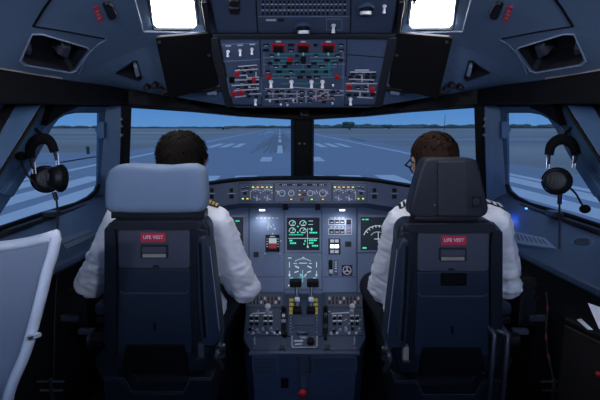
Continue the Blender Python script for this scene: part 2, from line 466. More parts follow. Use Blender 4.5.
# stowage recess contents and gaspers, dome lights, placards, latches
for m in (-1, 1):
    side = 'left' if m < 0 else 'right'
    q = lambda pts: mirror_pts(pts, m)
    # fittings visible in the recess
    t = None
    for pts, lb in (([(26, 54), (38, 53), (36, 64), (27, 62)], 'grey rounded fitting at the outer end of the %s ceiling recess' % side),
                    ([(58, 62), (66, 50), (78, 51), (72, 68)], 'grey rounded fitting at the inner end of the %s ceiling recess' % side)):
        pl = cplane(q([(30, 40), (80, 50), (70, 68)]))
        bm = nb(); c = sum(poly(pl, q(pts)), V((0, 0, 0))) / 4
        prism(bm, poly(pl, q(pts)), pl.n, -.069, -.02, .3)
        mk('recess_fitting', bm, 'seat_edge' if pts[0][0] < 40 else 'seat_lid', bev=.01, seg=3, label=lb, cat='fitting')
    # gasper
    pl = cplane(q([(120, 72), (134, 63), (140, 78)]))
    c = pl.hit(*q([(136, 71)])[0]); s = pl.sc(136, 71)
    t = thing('air_gasper', c, 'small triangular air outlet with pale scoop on the %s ceiling lining' % side, 'air vent')
    bm = nb(); line(bm, pl, q([(116, 72.5), (134, 61), (137, 61), (142, 78), (139, 80.5), (116, 72.5)]), 1.0, .004); mk('rim', bm, 'recess_dark', t)
    bm = nb(); prism(bm, poly(pl, q([(133, 65), (138, 66), (141, 76), (136, 78), (134, 72)])), pl.n, -.045, .003, .15); mk('scoop', bm, 'lining_line', t, bev=.004)
    # dome light
    pl = cplane(q([(150, 0), (192, 0), (190, 28)]))
    t = thing('dome_light', pl.hit(*q([(172, 10)])[0]), 'bright white ceiling dome light above the %s pilot seat' % side, 'ceiling light', 'dome lights')
    bm = nb(); prism(bm, poly(pl, q([(146.5, -30), (191, -22), (196.5, 25.5), (194, 28.5), (158, 28.5), (154.5, 26)])), pl.n, -.0085, -.004); mk('diffuser', bm, 'dome_glow', t)
    bm = nb(); line(bm, pl, q([(142, -30), (153, 29.5), (199, 29.5), (194, -28)]), 1.6, .002); mk('frame', bm, 'overhead_frame', t)
    # placard + latch
    pl = cplane(q([(92, 8), (103, 8), (100, 22)]))
    t = mk('warning_placard', prism(nb(), poly(pl, q([(93, 7.5), (98, 5.5), (103.5, 20), (98, 22)])), pl.n, .0, .002), 'placard_red', label='small red placard with pale lines on the %s ceiling panel' % side, cat='placard')
    bm = nb()
    for a, b_ in ((.25, .40), (.5, .62), (.72, .86)):
        A, B, D, E = (93, 7.5), (98, 5.5), (103.5, 20), (98, 22)
        for u0, u1 in ((.2, .8),):
            f = lambda u, v: (A[0] + (B[0] - A[0]) * u + (E[0] - A[0]) * v, A[1] + (B[1] - A[1]) * u + (E[1] - A[1]) * v)
            prism(bm, poly(pl, q([f(u0, a), f(u1, a), f(u1, b_ - .06), f(u0, b_ - .06)])), pl.n, .0021, .0028)
    mk('lettering', bm, 'pink_line', t)
    mk('panel_latch', prism(nb(), poly(pl, q([(102, 4), (104, 1.5), (109, 1), (112, 3), (117, 13), (116, 17), (111, 19), (108, 18)])), pl.n, -.001, .010, .12), 'black', bev=.003,
       label='dark oval finger latch beside the red placard on the %s ceiling panel' % side, cat='latch')
# --- dark roller blind beam running round above the windows
BT = [(V((-1.23, -.7, 1.50)), V((-1.23, -.7, 1.38))), (V((-1.12, 1.0, 1.50)), V((-1.12, 1.0, 1.378))), (P(0, 69, 1.5), P(0, 104, 1.5)), (P(75, 81, 1.9), P(75, 104, 1.9)), (P(128, 89, 2.28), P(128, 104.5, 2.28)),
      (P(190, 99, 2.42), P(190, 110.5, 2.42)), (P(240, 105, 2.5), P(240, 116, 2.5)), (P(303, 107, 2.54), P(303, 120, 2.54))]
full = BT + [(MX(a), MX(b)) for a, b in reversed(BT[:-1])]
loops = []
for i, (a, b) in enumerate(full):
    d = (full[min(i + 1, len(full) - 1)][0] - full[max(i - 1, 0)][0]); d.z = 0
    o = V((-d.y, d.x, 0)).normalized() * .09
    loops.append([a, b, b + o * 1.9, a + o * 1.9 + UP * .05])
mk('trim_beam', loft(nb(), loops), 'black_trim', kind='structure', bev=.006)
for m in (-1, 1):   # thin brass-coloured edge of the beam
    pts = [P(-8, 66.5, 1.45), P(0, 68.5, 1.49), P(40, 75, 1.69), P(62, 78.5, 1.81)]
    pts = pts if m < 0 else [MX(p) for p in pts]
    trim(tube(nb(), pts, .003, 6), 'tan_grey')

# --- side walls with their windows
WB = .2
def xw(y, z): return -(1.07 + .236 * (2.3 - y)) + WB * (z - 1.15)
WPL = Plane(V((xw(2.3, 1.), 2.3, 1.)), V((xw(1., 1.), 1., 1.)), V((xw(2.3, 1.5), 2.3, 1.5)))
def W(px, py, off=0.): return WPL.hit(px, py) + WPL.n * off
WIN = [(99, 113), (76, 113), (65, 115), (57, 119.5), (51, 127), (44, 142), (30, 168), (12, 196), (-14, 236), (0, 227), (40, 213.5), (76, 203), (88, 197), (95, 191), (98, 184)]
outer = [V((xw(y, z), y, z)) for y, z in ((-.7, 0.), (2.42, 0.), (2.42, 1.5), (-.7, 1.5))]
def face_with_hole(bm, outer, hole, off):
    vs = [bm.verts.new(p) for p in outer + hole]; vo = [bm.verts.new(p + off) for p in outer + hole]
    # project to the plane for tessellation
    n = (outer[1] - outer[0]).cross(outer[2] - outer[1]).normalized(); x = (outer[1] - outer[0]).normalized(); y = n.cross(x)
    to2 = lambda p: V(((p - outer[0]).dot(x), (p - outer[0]).dot(y), 0))
    for t in tessellate_polygon([[to2(p) for p in outer], [to2(p) for p in hole]]):
        bm.faces.new([vs[i] for i in t]); bm.faces.new([vo[i] for i in reversed(t)])
    k = len(outer)
    for a, b in ((0, k), (k, len(vs))):
        m_ = b - a
        for i in range(m_):
            j = a + (i + 1) % m_; bm.faces.new((vs[a + i], vs[j], vo[j], vo[a + i]))
    return bm
for m, nm in ((-1, 'left'), (1, 'right')):
    X = (lambda p: p) if m < 0 else MX
    hole = [W(*p) for p in WIN]
    bm = face_with_hole(nb(), [X(p) for p in outer], [X(p) for p in hole], X(-WPL.n * .012) )
    mk('wall_' + nm, bm, 'frame_blue', kind='structure')
    bm = nb(); prism(bm, [X(p) for p in hole], X(WPL.n), -.009, -.005)
    mk('window_1' if m < 0 else 'window_4', bm, 'glass', kind='structure')
    # black seal round the opening's lower edge
    pts = [X(W(x, y, .006)) for x, y in ((-14, 235.5), (0, 227.5), (40, 214), (76, 203.5), (88, 197.5), (95, 191.5), (98, 184))]
    trim(tube(nb(), pts, .010, 8), 'black_trim')
    # slim pale inner frame round the top of the window
    ring = [(99, 111), (76, 111), (64, 113), (55, 118), (48, 127), (41, 142), (27, 168), (9, 196)]
    ro = [(104, 105), (74, 105), (60, 107), (49, 113), (41, 124), (33, 139), (19, 163), (-2, 193)]
    loops = [[X(W(*a, .0)), X(W(*a, .022)), X(W(*b, .028)), X(W(*b, .0))] for a, b in zip(ring, ro)]
    trim(loft(nb(), loops), 'frame_blue', bev=.004)
    # diagonal post in front, with dark edge lines and dark triangle at its head
    A = [X(P(18, 99, 1.72)), X(P(45, 99, 1.78)), X(P(-3, 176, 1.52)), X(P(-34, 176, 1.46))]
    n = X(V((.75, -.62, .1))).normalized()
    trim(prism(nb(), A, n, -.045, 0), 'frame_blue', bev=.006)
    trim(tube(nb(), [X(P(46, 101, 1.78)), X(P(29, 128, 1.69)), X(P(-2, 176, 1.53))], .006, 8), 'black_trim')
    trim(prism(nb(), [X(P(10, 101, 1.70)), X(P(18, 101, 1.72)), X(P(-10, 150, 1.55)), X(P(-30, 150, 1.5))], n, -.04, .004), 'black_trim')
    trim(prism(nb(), [X(W(46, 101, .04)), X(W(72, 101, .04)), X(W(68, 106, .04)), X(W(54, 112, .04)), X(W(38, 124, .04))], X(WPL.n), -.03, .004), 'black_trim')
    # pillar between side window and windshield
    bm = nb(); q = [P(98, 98, 2.30), P(123, 98, 2.33), P(123, 225, 2.42), P(96, 225, 2.36)]
    prism(bm, [X(p) for p in q], X(V((-.45, 1, 0))), 0, .13)
    trim(bm, 'frame_blue', bev=.012, )
    bm = nb(); q = [P(122, 98, 2.30), P(132, 98, 2.33), P(127.5, 225, 2.46), P(118, 225, 2.41)]
    prism(bm, [X(p) for p in q], X(V((-.45, 1, 0))), 0, .12)
    trim(bm, 'black_trim', bev=.004)
    t = thing('window_latch', X(P(97, 130, 2.29)), 'small blue pull latch on the %s side window post' % nm, 'latch')
    bm = nb(); prism(bm, [X(p) for p in (P(94.5, 130, 2.28), P(99, 121, 2.28), P(104, 122, 2.28), P(104, 138, 2.28), P(99, 139, 2.28))], X(V((0, 1, 0))), 0, .03); mk('pull', bm, 'frame_blue', t, bev=.004)
    for py in (119, 126, 135): mk('screw', cyl(nb(), X(P(121.5, py, 2.30)), X(V((.1, -1, 0))), .008, -.01, .012, 10), 'dark_metal', t)
    # side console below the window
    secs = []
    for y, xi, zt, zs in ((2.36, -.84, .80, .945), (2.1, -.88, .79, .912), (1.84, -.925, .775, .882), (1.46, -1.02, .745, .838), (1.0, -1.10, .72, .80), (.4, -1.17, .70, .77)):
        secs.append([X(V((xw(y, zs) + .004, y, zs))), X(V((xi, y, zt))), X(V((xi - .004, y, zt - .03))), X(V((xi - .05, y, zt - .05))), X(V((xw(y, zt) + .02, y, zt - .05)))])
    console = mk('side_console', loft(nb(), secs), 'console', bev=.008, label='blue-grey side console under the %s side window' % nm, cat='console')
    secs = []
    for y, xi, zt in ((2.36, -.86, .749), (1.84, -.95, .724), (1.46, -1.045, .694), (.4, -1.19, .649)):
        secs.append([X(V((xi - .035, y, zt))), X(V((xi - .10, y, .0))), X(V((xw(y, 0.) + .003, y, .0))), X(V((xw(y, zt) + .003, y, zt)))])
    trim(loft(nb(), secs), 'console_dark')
# --- windshields
for m, nm in ((-1, 2), (1, 3)):
    X = (lambda p: p) if m < 0 else MX
    pl = Plane(P(131, 108, 2.36), P(293, 119, 2.72), P(131, 200, 2.5))
    hole = poly(pl, [(130, 108), (293.5, 119), (293.5, 186), (127, 205)])
    out = poly(pl, [(97, 92), (303, 92), (303, 235), (97, 235)])
    bm = face_with_hole(nb(), [X(p) for p in out], [X(p) for p in hole], X(-pl.n * .05))
    mk('wall_front' if m < 0 else 'wall_front_right', bm, 'black_trim', kind='structure')
    mk('window_%d' % nm, prism(nb(), [X(p) for p in hole], X(pl.n), -.03, -.025), 'glass', kind='structure')
bm = nb(); prism(bm, [P(293.5, 104, 2.58), P(312.5, 104, 2.58), P(312, 190, 2.68), P(294, 190, 2.68)], V((0, 1, 0)), 0, .12)
trim(bm, 'black_trim', bev=.012)
t = thing('compass_mount', P(304, 112, 2.5), 'small black standby compass mount at the head of the centre post', 'compass')
bm = nb(); prism(bm, [P(298, 107, 2.49), P(311, 107, 2.49), P(309, 117, 2.49), P(300, 117, 2.49)], V((0, 1, 0)), 0, .05); mk('housing', bm, 'black', t, bev=.006)
for px in (301.5, 306.5): mk('knob', cyl(nb(), P(px, 112, 2.49), V((0, -1, 0)), .008, 0, .006), 'dark_metal', t)
for px, lb in ((299.5, 'left'), (304.5, 'right')):
    mk('post_screw', cyl(nb(), P(px, 143.5, 2.62), V((0, -1, 0)), .006, 0, .010, 10), 'seat_edge', label='%s one of two small screws halfway up the black centre post' % lb, cat='screw')
# floor, back wall
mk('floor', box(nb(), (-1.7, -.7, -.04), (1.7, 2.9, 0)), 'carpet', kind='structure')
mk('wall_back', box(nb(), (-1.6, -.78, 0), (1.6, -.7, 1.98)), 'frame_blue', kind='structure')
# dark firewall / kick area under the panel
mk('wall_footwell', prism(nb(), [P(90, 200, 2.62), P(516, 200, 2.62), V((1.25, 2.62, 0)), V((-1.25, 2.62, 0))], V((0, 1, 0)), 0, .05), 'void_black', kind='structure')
# ================================================================== OVERHEAD PANELS
def toggle(pl, px, py, h, m, parent, name='toggle_switch', lean=1):
    bm = nb(); s = pl.sc(px, py); c = pl.hit(px, py)
    cyl(bm, c, pl.n, 1.5 * s * h / 5, 0, .004, 10)
    d = (pl.n * .7 - pl.uy * lean * .6).normalized()
    cyl(bm, c + pl.n * .003, d, .55 * s * h / 5, 0, h * s * .85, 8, 1.25 * s * h / 5)
    return mk(name, bm, m, parent)
def knob(pl, px, py, r, hh, m, parent, name='knob', mark='white_paint'):
    o = mk(name, cylp(nb(), pl, px, py, r, 0, hh, 14, r * .8), m, parent, bev=.0006)
    if mark:
        bm = nb(); s = pl.sc(px, py); c = pl.hit(px, py) + pl.n * hh
        a = R.uniform(-.7, .7); d = (pl.uy * math.cos(a) + pl.ux * math.sin(a)); e = d.cross(pl.n)
        prism(bm, [c + e * r * s * .14, c + d * r * s * .8 + e * r * s * .14, c + d * r * s * .8 - e * r * s * .14, c - e * r * s * .14], pl.n, 0, .0008)
        mk('pointer', bm, mark, o)
    return o
def button(pl, x, y, w, h, m, parent, name='push_button', dep=.004, leg=None):
    bm = nb(); bxp(bm, pl, x - w / 2, y - h / 2, x + w / 2, y + h / 2, 0, dep, .08)
    o = mk(name, bm, m, parent)
    if leg:
        bm = nb(); bxp(bm, pl, x - w * .32, y + h * .08, x + w * .32, y + h * .3, dep, dep + .0005); mk('legend', bm, leg, o)
    return o

A1, A2, A3 = P(219, 38, 1.765), P(389, 38, 1.765), P(232, 105, 2.01)
FO = Plane(A1, A2, A3)
ov = thing('overhead_panel', FO.hit(304, 70), 'blue-grey forward overhead panel with green flow lines and red guarded switches', 'overhead panel')
bm = nb(); prism(bm, poly(FO, [(212, 36), (396, 36), (383, 107), (226, 107)]), FO.n, -.03, -.002); mk('backplate', bm, 'overhead_frame', ov, bev=.003)
def module(name, pts, lab=None):
    bm = nb(); prism(bm, poly(FO, pts), FO.n, -.002, .003); return mk(name, bm, 'overhead', ov, bev=.001, label=lab)
mL = module('left_module', [(220, 39), (259.5, 39), (261.5, 104), (233, 104)])
mC = module('centre_module', [(260.5, 39), (346.5, 39), (344, 106), (262.5, 106)])
mR = module('right_module', [(347.5, 39), (388, 39), (376, 104), (345, 104)])
class Off:   # the module faces stand 3 mm proud of the panel plane
    pass
FM = Plane(A1 + FO.n * .003, A2 + FO.n * .003, A3 + FO.n * .003)
def lines(parent, mat_, segs, w=.8, name='flow_line'):
    bm = nb()
    for s_ in segs: line(bm, FM, s_, w)
    return mk(name, bm, mat_, parent)
# left module
lines(mL, 'lining_line', [[(221, 61.5), (260, 59.5)], [(222, 44.5), (258, 43)]], .5, 'division_line')
for x, y in ((228, 51.5), (240.2, 50.5), (252, 49)): toggle(FM, x, y, 6, 'white_paint', mL)
lines(mL, 'legend', [[(225.5, 46), (231, 45.7)], [(237.5, 45.3), (243, 45)], [(249.5, 44.5), (255, 44.2)]], 1.1, 'lettering')
lines(mL, 'white_line', [[(238, 66.5), (257, 65)], [(235, 70.5), (258, 69)], [(236, 75.5), (247, 75), (247, 78), (259, 77)], [(233, 80), (259, 79.5)], [(231.5, 85.5), (259, 84)], [(245, 86.5), (259, 88)],
      [(234, 90.5), (259, 89)], [(235, 97), (246, 95.8)], [(249, 94), (261, 93.5)], [(256, 72), (256, 77)], [(245, 66), (245, 72)]], 1.05)
for x, y, w in ((239, 68.3, 5), (246, 67.5, 4.5), (253, 67, 4.5), (244, 72.5, 4), (251, 71.8, 4.5), (243.5, 78, 4), (249.5, 80.5, 5), (242, 82.5, 5), (250, 82, 4.5), (257, 81.5, 4), (238, 87.5, 5), (246, 87, 4.5), (253.5, 86.3, 5), (248, 91.7, 4.5), (255, 91, 4.5), (249, 96, 4), (256.5, 96.5, 4)):
    button(FM, x, y, w, 2.1, 'black', mL, leg='legend' if R.random() < .4 else None)
for x, y, w in ((237, 73.7, 4.8), (254, 79.2, 4.2), (234.3, 93.2, 4.8), (241.3, 92.2, 5)): button(FM, x, y, w, 4, 'red', mL, 'guarded_switch', .008)
button(FM, 232, 79.5, 5.5, 6.5, 'gloss_black', mL, 'indicator_window', .002)
toggle(FM, 255.5, 100, 6, 'white_paint', mL)
# centre module
for x in (278.5, 303.3, 328.3):
    o = button(FM, x, 46.7, 13.5, 7, 'red', mC, 'guarded_switch', .006)
    bm = nb(); bxp(bm, FM, x - 5.2, 45, x + 5.2, 51, .006, .012, .1); mk('guard_cover', bm, 'black', o)
    bm = nb(); line(bm, FM, [(x - 2.5, 41.6), (x + 2.5, 41.6)], 1.4, .001); line(bm, FM, [(x, 50), (x, 55)], 1.6, .002); mk('lettering', bm, 'white_line', o)
lines(mC, 'green_line', [[(271, 54), (337, 54)], [(271, 61), (297, 61)], [(311, 61), (337, 61)], [(275, 69.5), (330, 69.5)], [(272, 74), (296, 74)], [(311, 74), (332, 74)], [(279, 50), (279, 76)], [(329, 50), (329, 76)], [(303, 52), (303, 74)],
      [(281, 83.5), (326, 83.5)], [(270, 67), (284, 67)], [(322, 67), (336, 67)]], 1.5)
lines(mC, 'lining_line', [[(263, 57.5), (292, 57.5)], [(310, 57.5), (345, 57.5)], [(263, 64.5), (345, 64)], [(263, 78), (345, 77)], [(264, 47), (264, 75)], [(343, 50), (343, 100)], [(263, 90.5), (344, 90)]], .5, 'division_line')
for y, xs in ((44.8, (266, 291, 315.5, 341)), (50, (266, 290.8, 341)), (55.3, (272, 297, 316, 338)), (60, (277, 303, 327, 341)), (63, (270, 289, 297, 314, 335)), (66.2, (276, 285, 309, 322)), (71.5, (268, 279, 291, 303, 316, 326)), (77, (287, 300, 309, 317))):
    for x in xs: button(FM, x, y, R.uniform(4.2, 6.5), 2.3, 'black', mC, leg='legend' if R.random() < .45 else None)
for x, y in ((290.3, 58.8), (268.7, 76.3), (337.2, 76.5)): mk('warning_cap', cylp(nb(), FM, x, y, 2.7, 0, .010, 14, 2.4), 'red', mC, bev=.001)
button(FM, 303.5, 59.5, 5, 6.5, 'black', mC, 'guarded_switch', .009)
for x in (271, 291.5, 311.5, 322.5): toggle(FM, x, 81.5, 7.5, 'white_paint', mC, 'rotary_selector')
lines(mC, 'white_line', [[(265, 88.6), (290, 88.6)], [(268, 93.8), (300, 93.8)], [(292, 87), (344, 91)], [(298, 96.5), (344, 95)], [(273, 92), (273, 97)], [(285, 92), (285, 97)], [(297, 91), (297, 103)], [(306, 91), (306, 103)], [(316, 91), (316, 101)], [(328, 89), (328, 99)],
      [(265, 99.5), (296, 98.5)], [(320, 86), (335, 100)], [(312, 99), (326, 92)]], .7)
lines(mC, 'pink_line', [[(310, 90.5), (326, 91)], [(311, 97), (330, 95.2)], [(318, 101), (334, 98)]], .9, 'warning_line')
for y, xs in ((91.5, (269, 277, 282, 289, 302, 311, 321, 333, 338)), (96.5, (267, 280, 291, 302, 311, 323, 332)), (101.5, (277, 286, 294, 301, 310, 324))):
    for x in xs: button(FM, x, y, R.uniform(3.2, 5), 2.6, 'black', mC, leg='white_line' if R.random() < .6 else None)
for x, y in ((270, 100.5), (293.3, 100), (333, 85), (281, 104), (287.5, 104.5), (332.5, 103)): mk('lit_switch', cylp(nb(), FM, x, y, 1.2, 0, .008, 10, .9), 'white_paint', mC)
# right module
lines(mR, 'void_black', [[(347, 54.5), (385, 57.5)]], .7, 'division_line')
lines(mR, 'white_line', [[(350, 72), (376, 72)], [(349, 79), (374, 80)], [(346, 83.5), (377, 83.5)], [(346, 90.5), (376, 92)], [(362, 72), (362, 82)], [(368, 84), (368, 91)], [(355, 70), (369, 70)], [(357, 97), (373, 98)], [(360, 91), (360, 97)], [(347, 86), (352, 86)]], 1.05)
for y, xs in ((73.5, (353, 360, 368, 374)), (77, (350.5, 358, 367, 374)), (87.5, (358, 366)), (94.5, (349, 356, 365, 373)), (81.5, (353, 371))):
    for x in xs: button(FM, x, y, 4.8, 2.1, 'black', mR, leg='legend' if R.random() < .4 else None)
for x, y in ((349.2, 86.8), (372, 89.3)): button(FM, x, y, 5.4, 4.8, 'red', mR, 'guarded_switch', .008)
toggle(FM, 350.5, 99, 7, 'white_paint', mR)
# aft overhead panel
B1, B2, B3 = P(217, 33, 1.76), P(391, 33, 1.76), P(206, 0, 1.565)
AO = Plane(B1, B2, B3)
ao = thing('circuit_breaker_panel', AO.hit(304, 10), 'blue-grey ceiling panel of circuit breakers above the forward overhead panel', 'overhead panel')
bm = nb(); prism(bm, poly(AO, [(206, -26), (402, -26), (392, 36), (216, 36)]), AO.n, -.03, -.001); mk('backplate', bm, 'overhead_frame', ao)
for nm, pts in (('left_plate', [(207, -26), (254, -26), (257, 32), (217, 32)]), ('centre_plate', [(255.5, -26), (351, -26), (349.5, 32), (258.5, 32)]), ('right_plate', [(352.5, -26), (401, -26), (391, 32), (351, 32)])):
    bm = nb(); prism(bm, poly(AO, pts), AO.n, -.001, .003); mk(nm, bm, 'overhead', ao, bev=.001)
AM = Plane(B1 + AO.n * .003, B2 + AO.n * .003, B3 + AO.n * .003)
bm = nb(); line(bm, AM, [(258, 16.5), (350, 16.5)], .7); frameline(bm, AM, 326.5, 19, 342, 30, .6); mk('division_line', bm, 'lining_line', ao)
for j, y in enumerate((-5, 1.2, 7, 13)):
    for k in range(20):
        x = 263 + k * 4.3
        if R.random() < .06: continue
        bm = nb(); cylp(bm, AM, x, y, 1.25, 0, .006, 8, 1.0); mk('circuit_breaker', bm, 'black', ao)
bm = nb()
for y in (-7.8, -1.8, 4.2, 10):
    for k in range(20):
        x = 263 + k * 4.3 + R.uniform(-.4, .4); line(bm, AM, [(x - 1.3, y), (x + 1.3, y)], .8)
mk('lettering', bm, 'legend', ao)
toggle(AM, 333.5, 25, 8, 'white_paint', ao)
toggle(AM, 384.5, 6, 7, 'white_paint', ao)
bm = nb(); line(bm, AM, [(266, 20), (276, 20)], 2); mk('small_placard', bm, 'legend', ao)
button(AM, 281, 19.5, 6, 2.2, 'black', ao)
for x, y, r in ((303.5, 27, 9.3), (366, 8, 9.3)):
    o = mk('reading_lamp', ringp(nb(), AM, x, y, r * .80, r * .98, 0, .012, seg=28), 'console', ao, bev=.002)
    s = AM.sc(x, y); c = AM.hit(x, y)
    bm = nb(); ell(bm, c - AM.n * .006, (r * s * .8,) * 3); mk('eyeball', bm, 'black', o, smooth=True)
    d = (AM.n * .8 - AM.uy * .62 + V((0, -.2, 0))).normalized()
    bm = nb(); cyl(bm, c - AM.n * .006, d, r * s * .62, r * s * .5, r * s * .84, 20); mk('lens', bm, 'white_paint', o, bev=.001)
for y in (1.5, 9.5):
    bm = nb(); bxp(bm, AM, 228.5, y - 3, 240.5, y + 3, 0, .008, .15, r=2.8); mk('oval_knob', bm, 'black', ao)
# black frame strips beside and between the overhead panels
for xs in ([(207, 0), (211, 34), (218, 36.5), (232, 106), (226, 106), (207, 36), (201, 0)],):
    for m in (-1, 1):
        q = mirror_pts(xs, m)
        for a in ([0, 1, 5, 6], [2, 3, 4, 5]):
            pl = FO if a[0] == 2 else AO
            trim(prism(nb(), [pl.hit(*q[i]) for i in a], pl.n, -.02, .010), 'overhead_frame', bev=.003)
trim(prism(nb(), [FO.hit(212, 33.5), FO.hit(396, 33.5), FO.hit(394, 38.5), FO.hit(214, 38.5)], FO.n, -.01, .008), 'overhead_frame', bev=.003)
# sun visors
for m in (-1, 1):
    q = lambda pts: mirror_pts(pts, m)
    ys = [1.66, 1.74, 1.93, 1.90]
    pts = [(155.5, 37.5), (212, 33), (219, 86), (167, 93)]
    Q = [P(x, y, d) for (x, y), d in zip(pts, ys)]
    Q = Q if m < 0 else [MX(p) for p in Q]
    pl = Plane(Q[0], Q[1], Q[2]); Q = [p - pl.n * (p - pl.o).dot(pl.n) for p in Q]
    t = thing('sun_visor', Q[0], 'large black %s sun visor folded flat beside the overhead panel' % ('left' if m < 0 else 'right'), 'sun visor')
    rp = []
    for i in range(4):
        a, b_, c_ = Q[i - 1], Q[i], Q[(i + 1) % 4]
        u, v = (a - b_).normalized() * .014, (c_ - b_).normalized() * .014
        rp += [b_ + u, b_ + u * .3 + v * .3, b_ + v]
    mk('shade_panel', prism(nb(), rp, pl.n, -.012, 0), 'void_black' if m < 0 else 'black_trim', t, bev=.002)
    for (x, y) in ((159, 42), (209, 55)):
        h = pl.hit(*q([(x, y)])[0]); mk('fixing', cyl(nb(), h, pl.n, .006, -.002, .004, 10), 'dark_metal', t)
    bm = nb(); a, b_ = P(163, 93, 1.92), P(221, 89, 1.95)
    if m > 0: a, b_ = MX(a), MX(b_)
    tube(bm, [a, b_], .011, 10); mk('hinge_bar', bm, 'black_trim', t)
    for x, y, d in ((146, 88, 2.0), (154, 86, 2.0), (160, 91, 2.0)):
        c = P(x, y, d) if m < 0 else MX(P(x, y, d))
        mk('pivot_knob', cyl(nb(), c, V((0, -1, -.3)), .016, -.03, .012, 12, .012), 'black', t, bev=.003)
    bm = nb(); x0 = P(207, 88, 1.93); x1 = P(217, 95, 1.97)
    cc = (x0 + x1) / 2 if m < 0 else MX((x0 + x1) / 2)
    box(bm, cc - V((.022, .01, .016)), cc + V((.022, .01, .016))); mk('clip', bm, 'console', t, bev=.003)

# ================================================================== GLARESHIELD
GY = 2.28
FC = Plane(V((0, GY, .92)), V((1, GY, .92)), V((0, GY + .012, 1.02)))
gs = thing('glareshield', FC.hit(303, 201), 'long grey glareshield with black top and autopilot control unit under the windshield', 'glareshield')
top = [(134, 199), (160, 194), (207, 185.6), (225, 183), (240, 181.3), (270, 180.2), (303, 179.8), (336, 180.2), (366, 181.3), (381, 183), (412, 188), (446, 194), (472, 199)]
bot = [(472, 217), (400, 208.5), (366, 203.4), (240, 203.4), (206, 208.5), (134, 217)]
bm = nb(); prism(bm, poly(FC, top + bot), FC.n, -.06, 0); mk('front_panel', bm, 'fcu', gs, bev=.002)
bm = nb()
tp = poly(FC, top)
loft(bm, [[p + V((0, .012, .0)), p + V((0, -.006, .001)), p + V((0, -.008, .013)), p + V((0, .02, .020)), V((p.x * 1.06, 2.62, 1.3 - (1.3 - p.z) * 2.62 / 2.28 - .004)), V((p.x * 1.06, 2.62, 1.3 - (1.3 - p.z) * 2.62 / 2.28 - .04))] for p in tp])
mk('top_cover', bm, 'black_trim', gs, smooth=False)
LP = Plane(V((0, GY + .02, .92)), V((1, GY + .02, .92)), V((0, GY - .0, 1.02)))
bm = nb(); prism(bm, poly(LP, [(134, 215), (206, 206), (240, 201), (366, 201), (400, 206), (472, 215), (472, 228), (400, 214.5), (366, 208), (240, 208), (206, 214.5), (134, 228)]), LP.n, -.05, -.004); mk('lower_lip', bm, 'pedestal', gs, bev=.002)  # darker colour puts the shadow under the glareshield into this face
FP = Plane(V((0, GY, .92)) + FC.n * .001, V((1, GY, .92)) + FC.n * .001, V((0, GY + .012, 1.02)) + FC.n * .001)
bm = nb(); frameline(bm, FP, 239, 183.2, 273.5, 201.5, .5); frameline(bm, FP, 274.5, 182.6, 331.5, 201.8, .5); frameline(bm, FP, 332.5, 183.2, 367, 201.5, .5); mk('division_line', bm, 'recess_dark', gs)
bm = nb(); bxp(bm, FP, 279, 183.4, 327, 186, 0, .001); mk('readout_window', bm, 'gloss_black', gs)
bm = nb(); R2 = random.Random(3)
for x0 in (283, 293, 303, 313, 320):
    for k in range(3): line(bm, FP, [(x0 + k * 1.6, 184), (x0 + k * 1.6, 185.4)], .5, .0016)
mk('readout_digits', bm, 'legend', gs)
for m in (-1, 1):
    q = lambda x: x if m < 0 else mpx(x)
    for k, x in enumerate((253.2, 257.8, 262.4, 267, 271.2)):
        button(FP, q(x), 187.2, 3.6, 2.6, 'black', gs)
        bm = nb(); bxp(bm, FP, q(x) - 1.2, 186.5, q(x) + 1.2, 187.7, .004, .0047); mk('annunciator', bm, 'lamp_green' if (k + (m > 0) * 4) % 4 == 0 else 'lamp_amber', gs)
    for x, y in ((256, 192), (267.5, 192)):
        knob(FP, q(x), y, 1.6, .014, 'pedestal_plate', gs, 'selector_knob')
        bm = nb(); ringp(bm, FP, q(x), y, 2.5, 3.2, .0001, .0008, 20, 160)
        for a in range(-10, 200, 35):
            aa = math.radians(a); line(bm, FP, [(q(x) + 4 * math.cos(aa), y - 3.4 * math.sin(aa)), (q(x) + 5.3 * math.cos(aa), y - 4.4 * math.sin(aa))], 1.0)
        mk('dial_marking', bm, 'legend', gs)
    for x, y in ((257, 198.3), (267.5, 198.3)):
        toggle(FP, q(x), y, 3.6, 'legend', gs)
        bm = nb(); line(bm, FP, [(q(x) - 3.6, y - 1), (q(x) - 1.6, y - 1)], .9); line(bm, FP, [(q(x) + 1.6, y + 1), (q(x) + 3.4, y + 1)], .9); line(bm, FP, [(q(x), y - 3), (q(x), y - 1.8)], .8); mk('dial_marking', bm, 'legend', gs)
    bm = nb(); line(bm, FP, [(q(250.3), 191), (q(250.3), 199.5)], .6); mk('division_line', bm, 'legend', gs)
    for x, y in ((243, 187.5), (247.5, 187), (245, 193.3), (243, 198.6), (247.6, 198.6)):
        button(FP, q(x), y, 3.4, 3, 'black', gs)
        if y > 198:
            bm = nb(); bxp(bm, FP, q(x) - 1, 197.9, q(x) + 1, 199.4, .004, .0047); mk('annunciator', bm, 'lamp_amber' if x > 245 else 'lamp_green', gs)
        elif y < 190:
            bm = nb(); line(bm, FP, [(q(x) - 1.2, y - .4), (q(x) + 1.2, y - .4)], .7, .0046); mk('legend', bm, 'legend', gs)
    bm = nb(); line(bm, FP, [(q(241), 191.5), (q(248), 190.5)], .6); mk('lettering', bm, 'legend', gs)
    for x, y, w in ((211.5, 190.3, 4.6), (211.5, 196.7, 4.6), (231.5, 190.2, 3.6), (231.5, 196.6, 4.6)):
        button(FP, q(x), y, w, 4.2, 'black', gs, dep=.003)
    bm = nb(); line(bm, FP, [(q(227.5), 193.5), (q(235.5), 193.5)], .5); line(bm, FP, [(q(208), 193.5), (q(215), 193.5)], .4); mk('lettering', bm, 'legend', gs)
